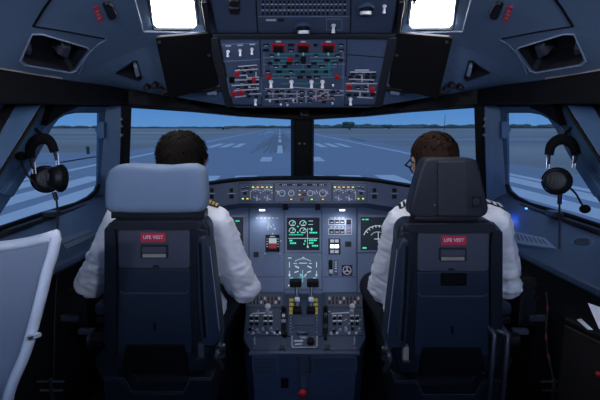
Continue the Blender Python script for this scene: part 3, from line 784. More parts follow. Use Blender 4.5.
for x, r in ((282, 2.4), (291.3, 2.2), (310.2, 2.1), (322.8, 2.8)):
    y = 193.2
    bm = nb(); ringp(bm, FP, x, y, r + .2, r + .95, .0001, .0009); mk('dial_marking', bm, 'legend', gs)
    knob(FP, x, y, r * .75, .014, 'pedestal_plate', gs, 'selector_knob')
bm = nb(); line(bm, FP, [(276, 190.5), (278.5, 192.8)], .9); line(bm, FP, [(278.7, 190.5), (277.3, 194.5)], .8); line(bm, FP, [(313.5, 191), (315.5, 194)], .8); line(bm, FP, [(316, 190.3), (318, 193.6)], .8); line(bm, FP, [(326.5, 191), (328, 194)], .8); mk('lettering', bm, 'legend', gs)
for x, y, c in ((299.6, 190.6, 'legend'), (304.6, 190.6, 'legend'), (299.6, 194.6, 'lamp_amber'), (304.6, 194.6, 'red'), (291.3, 199.3, 'lamp_amber'), (302, 199.3, 'red'), (311.8, 199.3, 'lamp_green'), (322.8, 199.3, 'lamp_amber')):
    button(FP, x, y, 3.8, 3, 'black', gs)
    bm = nb(); bxp(bm, FP, x - 1.1, y - .7, x + 1.1, y + .7, .004, .0047); mk('annunciator', bm, c, gs)
for x in (285.5, 317.8):
    bm = nb(); bxp(bm, LP, x - 2.8, 202.4, x + 2.8, 209.4, -.004, .016, .1); mk('lip_knob', bm, 'black', gs, bev=.002)

# ================================================================== MAIN INSTRUMENT PANEL
T1, T2 = P(303, 206, 2.36), P(303, 292, 2.12)
IP = Plane(T1, T1 + V((1, 0, 0)), T2)
ip = thing('instrument_panel', IP.hit(303, 250), 'blue-grey main instrument panel with display screens and landing gear lever', 'instrument panel')
def ipf(name, m, x0, y0, x1, y1, h0, h1, bev=.001, r=0, parent=None): return mk(name, bxp(nb(), IP, x0, y0, x1, y1, h0, h1, 0, r), m, parent or ip, bev=bev)
bm = nb(); prism(bm, poly(IP, [(128, 205), (478, 205), (468, 254), (382, 260), (370, 297), (236, 297), (224, 260), (138, 254)]), IP.n, -.03, -.004); mk('backing_plate', bm, 'pedestal', ip)
for nm, s_ in (('left_fascia', -1), ('right_fascia', 1)):
    mk(nm, prism(nb(), poly(IP, mirror_pts([(130, 206), (248.5, 206), (248.5, 292.5), (238, 292.5), (226, 259), (140, 253)], s_)), IP.n, -.004, 0), 'panel', ip, bev=.001)
for nm, a in (('centre_left_fascia', (249.5, 206, 284, 292.5)), ('centre_right_fascia', (322, 206, 356.5, 292.5))):
    ipf(nm, 'panel', *a, -.004, 0)
ipf('display_surround', 'panel', 284.5, 206, 321.5, 297, -.004, .001)
IM = Plane(T1 + IP.n * .001, T1 + IP.n * .001 + V((1, 0, 0)), T2 + IP.n * .001)
bm = nb()
for x in (249, 284.2, 321.8, 357): line(bm, IP, [(x, 207), (x, 292)], .5, .0012)
line(bm, IP, [(250, 277), (284, 277)], .5); line(bm, IP, [(322, 277), (356, 277)], .5); line(bm, IP, [(357, 253), (400, 253)], .5)
mk('division_line', bm, 'recess_dark', ip)
def display(name, x0, y0, x1, y1, m='screen', lab=None):
    o = ipf(name, 'panel_edge', x0 - 2, y0 - 2, x1 + 2, y1 + 2, -.002, .006, .002); 
    if lab: o['label'] = lab
    ipf('screen', m, x0, y0, x1, y1, .0062, .0072, 0, parent=o)
    return o
DS = Plane(T1 + IP.n * .0074, T1 + IP.n * .0074 + V((1, 0, 0)), T2 + IP.n * .0074)
def arc(bm, x, y, r, a0, a1, w=.7): ringp(bm, DS, x, y, r - w / 2, r + w / 2, 0, .0006, a0, a1, 16)
# upper centre display : engines
d1 = display('engine_display', 287, 218, 319.5, 250.5, lab='upper centre screen with round green engine dials')
w_, g_ = nb(), nb()
for x in (292.3, 303):
    for y in (223.5, 230.8): arc(w_, x, y, 3.1, -20, 200, .75); line(g_, DS, [(x, y), (x + 2, y - 2.2)], .8); line(w_, DS, [(x - 2, y + 1.8), (x + 2.4, y + 1.8)], 1.1)
for y in (221, 224.5, 229): line(w_, DS, [(308.5, y), (313, y)], .6)
line(w_, DS, [(288.5, 238.4), (318, 238.4)], .5); line(w_, DS, [(307.5, 228), (307.5, 248)], .5); line(w_, DS, [(307, 246.8), (308.6, 246.8)], 2)
mk('white_symbols', w_, 'sym_white', d1)
for y in (226.5, 232.5): line(g_, DS, [(297, y), (298.6, y)], 1.3)
for x0, x1, y, w in ((309.5, 318, 232.7, 1.5), (311, 313.5, 229.5, 3.5), (289, 304, 234.8, .8), (289.5, 294, 240.6, 1.8), (290, 297, 243.2, 1.6), (304.5, 306.5, 241, 2), (309, 317.5, 240.3, 1.7), (309, 315, 243, 1.6), (312, 318.5, 245.8, 1.5), (303.5, 306.5, 244, 1.6)):
    n = max(1, int((x1 - x0) / 1.6))
    for k in range(n): line(g_, DS, [(x0 + k * 1.6, y), (x0 + k * 1.6 + 1.2, y)], w)
mk('green_symbols', g_, 'sym_green', d1)
# lower centre display : systems
d2 = display('system_display', 286.3, 256, 319.8, 287.5, 'screen_grey', lab='lower centre grey screen with white arcs and dashes')
w_, c_ = nb(), nb()
arc(w_, 303, 272.5, 14, 55, 125, .6); 
for y in (263.5,): line(w_, DS, [(293.5, y), (297, y)], .8); line(w_, DS, [(299, y - .3), (307, y - .3)], .8); line(w_, DS, [(309, y), (312, y)], .8)
for x in (289.5, 316.5): line(w_, DS, [(x, 262), (x, 267.5)], .8); line(w_, DS, [(x - 1, 275), (x + 1, 275)], 1.4); line(w_, DS, [(x, 271), (x, 277)], .7)
for x in (297, 309.5):
    line(w_, DS, [(x - 2, 266), (x + 2, 268)], 1.3); line(w_, DS, [(x - 2.5, 272.5), (x + 1.5, 271.2)], 1.1); line(w_, DS, [(x + 3 * (-1 if x > 303 else 1), 274), (x + 5 * (-1 if x > 303 else 1), 276)], 1)
line(w_, DS, [(288, 258), (291.5, 258)], 1); line(w_, DS, [(302, 257.5), (304.5, 257.5)], .9)
line(w_, DS, [(288, 285.5), (290, 285.5)], 1.6); line(w_, DS, [(314.5, 284.5), (318, 284.5)], 1)
mk('white_symbols', w_, 'sym_white', d2)
line(c_, DS, [(302.6, 270), (302.6, 282)], .8); line(c_, DS, [(299, 277), (306, 277)], .6); line(c_, DS, [(290, 278), (293, 278)], 1); line(c_, DS, [(313, 278), (316, 278)], 1)
mk('cyan_symbols', c_, 'sym_cyan', d2)
# navigation displays
for m in (-1, 1):
    x0, x1 = (212, 243.5) if m < 0 else (360.5, 392)
    d = display('navigation_display', x0, 217.5, x1, 250.5, lab='%s dark screen with white compass arc' % ('left' if m < 0 else 'right'))
    w_, g_ = nb(), nb(); cx = (x0 + x1) / 2 + (2 if m > 0 else -2)
    arc(w_, cx, 240, 15, 20, 160, .8); arc(w_, cx, 240, 8.5, 35, 145, .5)
    for a in range(25, 160, 15):
        aa = math.radians(a); line(w_, DS, [(cx + 12.6 * math.cos(aa), 240 - 12.6 * math.sin(aa)), (cx + 15 * math.cos(aa), 240 - 15 * math.sin(aa))], .8)
    line(w_, DS, [(cx, 232), (cx, 243)], .7); line(w_, DS, [(cx - 4, 239), (cx + 4, 239)], .8)
    mk('white_symbols', w_, 'sym_white', d)
    line(g_, DS, [(x0 + 1.5, 219.5), (x0 + 4, 219.5)], 1.2); line(g_, DS, [(x0 + 5, 219.5), (x0 + 8, 219.5)], 1.2); line(g_, DS, [(x1 - 8, 221), (x1 - 4, 221)], 1.2); line(g_, DS, [(x0 + 2, 248), (x0 + 6, 248)], 1.4)
    mk('green_symbols', g_, 'sym_green', d)
    x0, x1 = (172, 204) if m < 0 else (402, 434)
    d = display('flight_display', x0, 217.5, x1, 250.5, lab='%s outer screen with artificial horizon' % ('left' if m < 0 else 'right'))
    w_ = nb(); line(w_, DS, [(x0 + 6, 234), (x1 - 7, 234)], .8); arc(w_, (x0 + x1) / 2, 234, 10, 30, 150, .6); mk('white_symbols', w_, 'sym_white', d)
# left centre : standby instrument and blank plates
ipf('blank_plate', 'panel', 263, 256.5, 281, 275, 0, .002)
ipf('blank_plate', 'panel', 251, 208.5, 283, 233, 0, .0015); ipf('blank_plate', 'panel', 251, 278.5, 283.5, 291.5, 0, .0015); ipf('blank_plate', 'panel', 323, 278.5, 355.5, 291.5, 0, .0015)
for x, y in ((264.6, 258), (279.6, 258), (264.6, 273.5), (279.6, 273.5), (252.5, 280), (282, 280), (324.5, 280), (354.5, 280)):
    mk('screw', cylp(nb(), IP, x, y, .7, .001, .0032, 8), 'dark_metal', ip)
bm = nb()
for x in (256, 260, 264, 268, 272, 276): line(bm, IP, [(x, 218.2), (x + 2.4, 218.2)], .9, .0022)
for k in range(10): x, y = R.uniform(266, 277), R.uniform(222, 229); line(bm, IP, [(x, y), (x + R.uniform(-1, 1), y + 2)], .5, .0022)
mk('lettering', bm, 'legend', ip)
o = ipf('standby_horizon', 'gloss_black', 265.5, 235, 279.5, 252, 0, .008, .002)
SB = Plane(T1 + IP.n * .0085, T1 + IP.n * .0085 + V((1, 0, 0)), T2 + IP.n * .0085)
mk('upper_card', bxp(nb(), SB, 268.8, 238, 276.6, 243.4, 0, .0006), 'white_paint', o)
mk('lower_card', bxp(nb(), SB, 268.8, 243.4, 276.6, 248.4, 0, .0006), 'red', o)
bm = nb()
for y in (239, 241.5, 244, 246.5): line(bm, SB, [(266.5, y), (268, y)], .8); line(bm, SB, [(277.4, y), (278.9, y)], .8)
line(bm, SB, [(271, 242.8), (274.6, 242.8)], .8); line(bm, SB, [(270, 236.4), (275, 236.4)], .7); mk('scale_mark', bm, 'legend', o)
for x, y in ((265, 253.6), (280, 253.6), (272.7, 234), (281, 241)): mk('screw', cylp(nb(), IP, x, y, .8, 0, .004, 8), 'legend', ip)
button(IP, 256, 254.5, 5.2, 5.2, 'recess_dark', ip); mk('small_knob', cylp(nb(), IP, 256, 254.5, 1.5, .004, .011), 'black', ip)
# right centre : landing gear panel etc
ipf('gear_module', 'panel', 328, 217, 352, 235.5, 0, .002)
for y in (222, 231.6):
    for k, x in enumerate((331.7, 337, 342.2)):
        button(IM, x, y, 4.4, 3.8, 'black', ip, leg='white_line' if (y > 225 or k == 0) else 'legend')
bm = nb(); frameline(bm, IM, 328.6, 219.2, 345, 224.8, .5, .0016); frameline(bm, IM, 328.6, 228.6, 345, 234.6, .5, .0016)
for x in (330, 334, 338, 342): line(bm, IM, [(x, 218), (x + 2.4, 218)], .8, .0016); line(bm, IM, [(x, 227), (x + 2.4, 227)], .8, .0016)
frameline(bm, IM, 345.8, 219, 351.6, 234.6, .5, .0016)
mk('lettering', bm, 'legend', ip)
button(IM, 348.6, 222, 4.6, 4.6, 'black', ip); mk('small_knob', cylp(nb(), IM, 348.6, 222, 1.5, .004, .010), 'recess_dark', ip)
bm = nb(); line(bm, IM, [(346.8, 229), (350.8, 227.6)], 1.2, .0018); line(bm, IM, [(347, 232), (351, 231)], 1, .0018); mk('warning_label', bm, 'pink_line', ip)
o = ipf('gear_indicator', 'recess_dark', 328.3, 238.5, 340.6, 254.6, 0, .003)
for y in (241.2, 246.5, 251.8):
    bm = nb(); bxp(bm, IM, 330.3, y - 1.5, 338.6, y + 1.5, .003, .004); mk('indicator_light', bm, 'white_paint' if y != 246.5 else 'lamp_white', o)
    bm = nb(); line(bm, IM, [(334.4, y - 1.4), (334.4, y + 1.4)], 1, .0046); mk('legend', bm, 'console', o)
button(IM, 348.2, 244, 6.4, 5.2, 'recess_dark', ip); button(IM, 348.2, 244.4, 3, 2.6, 'black', ip, dep=.006)
bm = nb(); bxp(bm, IM, 328.7, 259.8, 332.4, 275.8, 0, .003, r=1.6); o = mk('gear_lever_slot', bm, 'gloss_black', ip)
bm = nb(); c = IM.hit(330.5, 273.3); tube(bm, [c, c + IM.n * .035], .005, 8); mk('gear_lever', bm, 'dark_metal', o)
bm = nb(); cyl(bm, c + IM.n * .035, V((1, 0, 0)), .011, -.008, .008, 16); mk('gear_knob', bm, 'white_paint', o, bev=.001)
ipf('gear_placard', 'pedestal_plate', 333.6, 260, 338.2, 275.8, 0, .0022)
bm = nb()
for y in (262, 264.2, 266.4, 268.6, 271.5): line(bm, IM, [(334.8, y), (337, y)], 1.2, .0022)
mk('lettering', bm, 'legend', ip)
o = ipf('clock', 'recess_dark', 341.6, 265, 352.4, 276, 0, .003)
bm = nb(); ringp(bm, IM, 347, 270.5, 3.6, 4.4, .003, .004); 
for a in (90, 210, 330):
    aa = math.radians(a); line(bm, IM, [(347, 270.5), (347 + 3.8 * math.cos(aa), 270.5 - 3.8 * math.sin(aa))], 1.1, .0046)
mk('dial', bm, 'white_line', o)
# flood lamps under the glareshield
for m, lb in ((-1, 'left'), (1, 'right')):
    x = 262.3 if m < 0 else 342
    c = P(x, 209.4, 2.285)
    t = thing('flood_lamp', c, 'small glowing flood lamp under the %s end of the autopilot unit' % lb, 'lamp', 'panel flood lamps')
    bm = nb(); box(bm, c + V((-.022, -.012, -.004)), c + V((.022, .014, .006))); mk('housing', bm, 'panel_edge', t, bev=.003)
    bm = nb(); box(bm, c + V((-.014, -.0135, -.0055)), c + V((.014, .010, .001))); mk('lens', bm, 'lamp_white', t, bev=.001)
    l = bpy.data.lights.new('flood_light', 'SPOT'); l.energy = .38; l.spot_size = math.radians(120); l.spot_blend = .8; l.shadow_soft_size = .012; l.color = (.85, .92, 1)
    lo = bpy.data.objects.new('flood_light', l); COL.objects.link(lo); lo.location = c + V((0, -.022, -.012)); lo.rotation_euler = (math.radians(18), 0, 0)

# ================================================================== PEDESTAL
PA, PB = P(303, 294, 2.10), P(303, 351, 1.72)
PP = Plane(PA, PA + V((1, 0, 0)), PB)
pd = thing('centre_pedestal', V((0, 1.95, 0)), 'centre pedestal with thrust levers and radio panels between the two seats', 'pedestal')
outl = [(245, 293), (361, 293), (363.5, 312), (366, 338), (358, 352), (251, 352), (243, 338), (245.5, 312)]
tp = poly(PP, outl)
bm = nb(); loft(bm, [tp, [V((p.x * .98, p.y + .01, p.z - .075)) for p in tp], [V((p.x * .93, p.y + .02, .004)) for p in tp]]); mk('body', bm, 'pedestal', pd, bev=.004)
PM = Plane(PA + PP.n * .002, PA + PP.n * .002 + V((1, 0, 0)), PB + PP.n * .002)
def pf(name, m, x0, y0, x1, y1, h0, h1, bev=.001, r=0, parent=None): return mk(name, bxp(nb(), PP, x0, y0, x1, y1, h0, h1, 0, r), m, parent or pd, bev=bev)
for m, lb in ((-1, 'left'), (1, 'right')):
    q = lambda x: x if m < 0 else 609 - x
    qr = lambda a, b: (a, b) if m < 0 else (609 - b, 609 - a)
    x0, x1 = qr(246.5, 283.5)
    o = pf('flight_computer_unit', 'pedestal_plate', x0, 294.5, x1, 308, 0, .004)
    for j, y in enumerate((299.3, 303.2)):
        for k in range(9):
            x = x0 + 4 + k * 3.6
            bm = nb(); bxp(bm, PP, x - .9, y - 1.4, x + .9, y + 1.3, .004, .0065); mk('key', bm, 'recess_dark' if (k + j) % 4 else 'legend', o)
    bm = nb()
    for k in range(9): line(bm, PM, [(x0 + 5.8 + k * 3.6, 297), (x0 + 5.8 + k * 3.6, 305.4)], .8, .0036)
    mk('key_divider', bm, 'key_brown', o)
    x0, x1 = qr(246, 284)
    o = pf('radio_panel', 'pedestal_plate', x0, 309.5, x1, 336, 0, .004)
    bm = nb(); line(bm, PM, [(x0 + 6, 314), (x0 + 24, 313)], 1, .0036)
    for k in range(14): x, y = R.uniform(x0 + 2, x1 - 2), R.uniform(311, 335); line(bm, PM, [(x - 1, y), (x + 1, y)], .6, .0032)
    mk('lettering', bm, 'legend', o)
    PK = Plane(PA + PP.n * .004, PA + PP.n * .004 + V((1, 0, 0)), PB + PP.n * .004)
    kx = (251.5, 256.8, 265.5, 270.8) if m < 0 else (334.5, 340, 352, 357)
    for x in kx:
        for y in (318.8, 324.2):
            knob(PK, x, y, 1.9, .012, 'black', o); 
            bm = nb(); line(bm, PM, [(x - 1.9, y - 2.6), (x + 1.9, y - 2.6)], 1.1, .0048); mk('lit_legend', bm, 'white_paint', o)
    knob(PK, 267.5 if m < 0 else 351.5, 314, 2.6, .022, 'grey_paint', o, 'tuning_knob', None)
    bm = nb(); ell(bm, PK.hit(268 if m < 0 else 352, 311.5) + PK.n * .03, (.014, .012, .014)); mk('tuning_cap', bm, 'white_paint', o, smooth=True)
    for x in ((250, 257.5, 263, 271, 277.5) if m < 0 else (334, 340, 346, 352.5, 359)):
        knob(PK, x, R.uniform(329.5, 332.5), 1.7, .014, 'grey_paint' if R.random() < .6 else 'black', o)
    for x in ((253.5, 267, 274.5, 280) if m < 0 else (331, 337, 349, 356)):
        toggle(PK, x, 333.5, 4, 'white_paint', o)
    # rear plate
    x0, x1 = qr(252.5, 286)
    o = pf('rear_plate', 'pedestal_plate', x0, 338, x1, 350.5, 0, .004)
    for x, y in ((x0 + 1.6, 348), (x1 - 1.6, 348), (x0 + 1.6, 340), (x1 - 1.6, 340)): mk('screw', cylp(nb(), PK, x, y, .7, 0, .002, 8), 'metal', o)
    bm = nb(); bxp(bm, PP, q(254.8) - .6, 338.5, q(254.8) + .6, 346.5, .004, .010); mk('plate_latch', bm, 'grey_paint', o)
    bm = nb(); bxp(bm, PP, q(282) - 3, 345.5, q(282) + 3, 350.5, .004, .010, .1); mk('hinge', bm, 'dark_metal', o)
# thrust lever quadrant
o = pf('quadrant', 'pedestal', 287.5, 297, 321.5, 337, 0, .008, .002)
PQ = Plane(PA + PP.n * .008, PA + PP.n * .008 + V((1, 0, 0)), PB + PP.n * .008)
for x in (291.5, 315.5):
    bm = nb()
    for y in (300, 304.5, 309, 313): bxp(bm, PQ, x - 2.2, y - 1.4, x + 2.2, y + 1.4, 0, .0012)
    mk('yellow_scale', bm, 'yellow', o)
bm = nb()
for x in (290.5, 316.5):
    for y in range(299, 334, 3): line(bm, PQ, [(x - .4, y), (x + .8, y)], .5)
mk('scale_mark', bm, 'legend', o)
for x, d_ in ((297.2, -1), (311, 1)):
    L = mk('thrust_lever', tube(nb(), [PQ.hit(x, 308), PQ.hit(x, 303) + PQ.n * .04, PQ.hit(x + d_, 299) + PQ.n * .085], .009, 10), 'dark_metal', pd)
    c = PQ.hit(x + d_ * 1.6, 299) + PQ.n * .088
    w = .029
    bm = nb(); box(bm, c + V((-w, -.014, -.014)), c + V((w, .018, .024))); mk('grip', bm, 'black', L, bev=.008, seg=3)
    bm = nb(); cyl(bm, PQ.hit(x, 305.5) + PQ.n * .035, V((1, 0, 0)), .012, -.012, .012, 12); mk('trigger', bm, 'white_paint', L, bev=.003)
    bm = nb(); bxp(bm, PQ, x - 4.6, 309, x + 4.6, 314.5, 0, .020, .12); mk('lever_root', bm, 'black', L, bev=.003)
bm = nb(); bxp(bm, PQ, 295, 317.5, 314, 325.5, 0, .004); mk('trim_placard', bm, 'pedestal_plate', o)
for x, d_ in ((283.6, -1), (325.4, 1)):
    lab = 'speed_brake_lever' if d_ < 0 else 'flap_lever'
    s = pf(lab, 'black', x - 2.7, 308, x + 2.7, 334.5, 0, .010, .003)
    c = PQ.hit(x, 315) + PQ.n * .03
    bm = nb(); tube(bm, [PQ.hit(x, 318), c], .005, 8); mk('lever_arm', bm, 'dark_metal', s)
    bm = nb(); cyl(bm, c, V((0, -.3, 1)), .010, -.022, .02, 12); mk('lever_handle', bm, 'black', s, bev=.003)
    bm = nb(); bxp(bm, PQ, x - 1.4, 316 if d_ < 0 else 312, x + 1.4, 319.5 if d_ < 0 else 317, .012, .016); mk('white_mark', bm, 'white_paint', s)
    if d_ < 0:
        bm = nb(); bxp(bm, PQ, x - 2.2, 321, x + 2.2, 323.5, .004, .010); mk('lever_gate', bm, 'grey_paint', s)
        bm = nb(); cylp(bm, PQ, x + 1, 335.5, 3.1, 0, .018, 14, 2.6); mk('trim_knob', bm, 'black', s, bev=.002); 
    else:
        bm = nb(); bxp(bm, PQ, x - 2.0, 326, x + 2.0, 330, .003, .012); mk('lever_gate', bm, 'dark_metal', s)
        bm = nb(); bxp(bm, PQ, x - 1.6, 331, x + 1.6, 340.5, 0, .014); mk('emergency_lever', bm, 'black', s, bev=.002)
o = pf('parking_brake_plate', 'pedestal_plate', 290.5, 326.5, 318.5, 348.5, 0, .006)
PK2 = Plane(PA + PP.n * .006, PA + PP.n * .006 + V((1, 0, 0)), PB + PP.n * .006)
bm = nb(); frameline(bm, PK2, 292, 329, 317, 347.5, .7); line(bm, PK2, [(294, 341), (303, 341)], 1.4); line(bm, PK2, [(295, 344.5), (302, 344)], 1.2); line(bm, PK2, [(294, 331), (300, 331)], 1.4); mk('lettering', bm, 'legend', o)
for x, y in ((293.5, 328.5), (315.5, 328.5), (293, 347), (316.5, 347)): mk('screw', cylp(nb(), PK2, x, y, 1.0, 0, .003, 8), 'metal', o)
mk('brake_boss', cylp(nb(), PK2, 303.5, 337, 5.0, 0, .012, 20, 4.4), 'grey_paint', o, bev=.002)
c = PK2.hit(303.5, 337) + PK2.n * .022
bm = nb(); box(bm, c + V((-.030, -.010, -.008)), c + V((.020, .006, .010))); mk('brake_handle', bm, 'dark_metal', o, bev=.004)
mk('rotary_knob', cylp(nb(), PK2, 310.5, 343, 4.2, 0, .02, 16, 3.4), 'black', o, bev=.002)
# rear face of the pedestal
AFn = V((0, -1, .0))
AY = PB.y - .004
AF = Plane(V((0, AY, .3)), V((1, AY, .3)), V((0, AY + .012, 0)))
bm = nb(); bxp(bm, AF, 249, 351.8, 360, 354.4, -.01, .012); mk('rear_ledge', bm, 'pedestal_plate', pd, bev=.002)
bm = nb(); bxp(bm, AF, 252, 356, 278, 371.5, -.01, .008); mk('rear_panel', bm, 'pedestal_plate', pd, bev=.002)
bm = nb(); bxp(bm, AF, 311, 356, 357, 371.5, -.01, .008); mk('rear_panel', bm, 'pedestal_plate', pd, bev=.002)
for xa, xb in ((254, 276), (313, 355)):
    bm = nb()
    for y in range(358, 371, 2): line(bm, AF, [(xa, y), (xb, y)], .6, .0092)
    mk('grille_line', bm, 'recess_dark', pd)
bm = nb(); bxp(bm, AF, 298.5, 354.5, 309, 372, -.01, .010); mk('strap_housing', bm, 'seat_edge', pd, bev=.003)
bm = nb(); bxp(bm, AF, 300.5, 371, 306.5, 386, -.01, .008); mk('handle_shaft', bm, 'pedestal_plate', pd, bev=.002)
bm = nb(); line(bm, AF, [(298.5, 372.5), (309, 372.5)], 1, .012); mk('shaft_trim', bm, 'metal', pd)
o = mk('emergency_knob', ell(nb(), AF.hit(302.6, 390.5) + AF.n * .020, (.0195, .0195, .019)), 'red', pd, smooth=True)
bm = nb(); bxp(bm, AF, 281, 379, 288.5, 387.5, -.005, .004); mk('socket', bm, 'void_black', pd)
# ================================================================== SEATS
SY = 1.48
SP = Plane(V((0, SY, .9)), V((1, SY, .9)), V((0, SY + .02, .4)))
def rpoly(pl, pts, r=3.):
    out = []
    n = len(pts)
    for i in range(n):
        a, b, c = pts[i - 1], pts[i], pts[(i + 1) % n]
        la = math.hypot(a[0] - b[0], a[1] - b[1]); lc = math.hypot(c[0] - b[0], c[1] - b[1]); k = min(r, la * .45, lc * .45)
        p0 = (b[0] + (a[0] - b[0]) * k / la, b[1] + (a[1] - b[1]) * k / la); p2 = (b[0] + (c[0] - b[0]) * k / lc, b[1] + (c[1] - b[1]) * k / lc)
        for t in (0, .33, .67, 1): out.append(pl.hit((1 - t) ** 2 * p0[0] + 2 * t * (1 - t) * b[0] + t * t * p2[0], (1 - t) ** 2 * p0[1] + 2 * t * (1 - t) * b[1] + t * t * p2[1]))
    return out
def cushion(bm, loops_):  # loft closed with inset caps
    return loft(bm, loops_)
def seat(cx, m, cover, label, dy):
    q = lambda dx: cx + m * dx                      # +dx is the aisle side
    qp = lambda pts: [(q(x), y + dy) for x, y in pts]
    wx = SP.hit(cx, 380).x
    t = thing('pilot_seat', (wx, 1.70, 0), label, 'seat', 'pilot seats')
    # shell
    sh = [(-44, 218), (41, 218), (49, 226), (53, 300), (55, 352), (48, 372), (-46, 372), (-54, 345), (-55, 300), (-55, 236), (-52, 224)]
    bm = nb(); prism(bm, rpoly(SP, qp(sh), 6), SP.n, -.085, 0, .0); mk('backrest_shell', bm, 'seat_shell', t, bev=.012, seg=3)
    # raised side rims
    for nm, pts in (('side_rim', [(-54, 224), (-44, 222), (-42, 240), (-42, 352), (-48, 368), (-54, 340)]), ('side_rim', [(35, 224), (48, 226), (53, 345), (46, 366), (36, 352)])):
        bm = nb(); prism(bm, rpoly(SP, qp(pts), 3), SP.n, -.02, .016, .04); mk(nm, bm, 'seat_shell', t, bev=.005)
    bm = nb(); prism(bm, rpoly(SP, qp([(-46, 219), (42, 219), (46, 226), (38, 229), (-42, 229), (-50, 226)]), 3), SP.n, -.02, .02, .04); mk('top_rim', bm, 'leather_dark', t, bev=.006)
    # lid, lower panel
    o = mk('stowage_door', prism(nb(), rpoly(SP, qp([(-41, 228.5), (30, 228.5), (30.5, 267.5), (-40.5, 267.5)]), 4), SP.n, -.01, .010), 'seat_lid', t, bev=.003)
    bm = nb()
    L1 = Plane(V((0, SY, .9)) + SP.n * .0102, V((1, SY, .9)) + SP.n * .0102, V((0, SY + .02, .4)) + SP.n * .0102)
    frameline(bm, L1, q(-39.5), 230 + dy, q(29), 290 + dy, .5) if False else line(bm, L1, qp([(-40, 266), (-39.5, 231), (-37, 229.8), (27, 229.8), (29.3, 231), (29.5, 266)]), .55)
    mk('door_edge', bm, 'seat_edge', o)
    bm = nb(); prism(bm, [L1.hit(q(-4) + 3.6 * math.cos(a), 267.4 + dy - 2.6 * math.sin(a)) for a in [math.pi * k / 10 for k in range(11)]], SP.n, -.002, .0012); mk('finger_notch', bm, 'black', o)
    mk('lower_panel', prism(nb(), rpoly(SP, qp([(-41, 268.2), (30.5, 268.2), (33, 352), (-42, 352)]), 3), SP.n, -.01, .007), 'seat_lower', t, bev=.003)
    L2 = Plane(V((0, SY, .9)) + SP.n * .0072, V((1, SY, .9)) + SP.n * .0072, V((0, SY + .02, .4)) + SP.n * .0072)
    bm = nb(); line(bm, L2, qp([(-40, 290), (-37, 293), (26, 293), (29, 290)]), 1.0, .006); mk('ledge', bm, 'seat_lid', t)
    bm = nb(); bxp(bm, L2, *sorted((q(-6.5), q(-3.8)))[:1], 323 + dy, sorted((q(-6.5), q(-3.8)))[1], 330.5 + dy, 0, .002); mk('slot', bm, 'void_black', t)
    # placard reading LIFE VEST
    pc = q(-6.8); o = mk('life_vest_placard', bxp(nb(), L1, pc - 12.5, 232.8 + dy, pc + 12.5, 241.8 + dy, 0, .0015, 0, .8), 'placard_red', t, label='red placard with white lettering')
    mk('lettering', text(nb(), 'LIFE VEST', L1, pc, 237.2 + dy, 3.5, .0017), 'white_paint', o)
    # flush latch handle
    pc = q(-5.5)
    o = mk('latch_handle', bxp(nb(), L1, pc - 14, 244.3 + dy, pc + 14, 258.3 + dy, 0, .003, 0, 2.2), 'recess_dark', t, bev=.001)
    bm = nb(); bxp(bm, L1, pc - 12, 246.5 + dy, pc + 12, 252.5 + dy, .003, .0055, 0, .8); mk('pull_flap', bm, 'seat_lid', o, bev=.001)
    bm = nb(); bxp(bm, L1, pc - 11.5, 253.6 + dy, pc + 11.5, 257 + dy, .003, .0045); mk('pale_lip', bm, 'tan_grey', o)
    if not cover:
        mk('pocket_opening', bxp(nb(), L2, cx - 6.5, 272.5, cx + 19.5, 285.5, .001, .004, 0, 1.5), 'void_black', t, bev=.001)
    # lower pocket and base housing
    bm = nb(); prism(bm, poly(SP, qp([(-34, 343), (26, 343), (30, 372), (-38, 372)])), SP.n, -.03, .014, .03); mk('lower_pocket', bm, 'void_black', t, bev=.006)
    B2 = Plane(V((0, SY + .01, .4)), V((1, SY + .01, .4)), V((0, SY + .01, .1)))
    hp = [(-55, 377), (-36, 377), (-28, 391), (24, 391), (31, 377), (53, 377), (50, 425), (-52, 425)]
    bm = nb(); prism(bm, poly(B2, qp(hp)), B2.n, -.42, .015); mk('base_housing', bm, 'seat_shell', t, bev=.004)
    bm = nb(); 
    B3 = Plane(V((0, SY - .006, .4)), V((1, SY - .006, .4)), V((0, SY - .006, .1)))
    line(bm, B3, qp([(-55, 377.6), (-36, 377.6), (-28, 391.5), (24, 391.5), (31, 377.6), (53, 377.6)]), .8); mk('housing_edge', bm, 'seat_lid', t)
    bm = nb(); bxp(bm, B2, *(sorted((q(-34), q(29)))[0], 373 + dy, sorted((q(-34), q(29)))[1], 393 + dy), -.30, -.06); mk('base_crossmember', bm, 'recess_dark', t)
    bm = nb(); box(bm, (wx - .15, SY + .06, .0), (wx + .15, SY + .44, .22)); mk('pedestal_foot', bm, 'black_trim', t, bev=.01)
    # cushions on the far side
    bm = nb(); box(bm, (wx - .20, SY + .05, .36), (wx + .20, SY + .55, .455)); mk('seat_cushion', bm, 'leather_dark', t, bev=.035, seg=3)
    bm = nb(); box(bm, (wx - .18, SY + .07, .45), (wx + .18, SY + .13, .96)); mk('back_cushion', bm, 'leather_dark', t, bev=.03, seg=3)
    # headrest
    if cover:
        HP = Plane(V((0, SY, 1)), V((1, SY, 1)), V((0, SY, .8)))
        sec = []
        outl_ = [(-54.5, 207), (-55, 196), (-54, 180), (-50.5, 170), (-44, 165.4), (-32, 163.8), (-10, 165.2), (8, 166.0), (24, 164.6), (34, 164.6), (41, 167.5), (45, 175), (46.5, 196), (46, 207), (42, 212), (20, 213), (-4, 213.2), (-28, 213), (-50, 212)]
        base = [HP.hit(q(x), y) for x, y in outl_]; c = sum(base, V((0, 0, 0))) / len(base)
        for h, k in ((-.085, .80), (-.078, .93), (-.055, 1.0), (-.01, 1.0), (.014, .965), (.024, .88), (.028, .70)): sec.append([c + (p - c) * k + V((0, -h, 0)) for p in base])
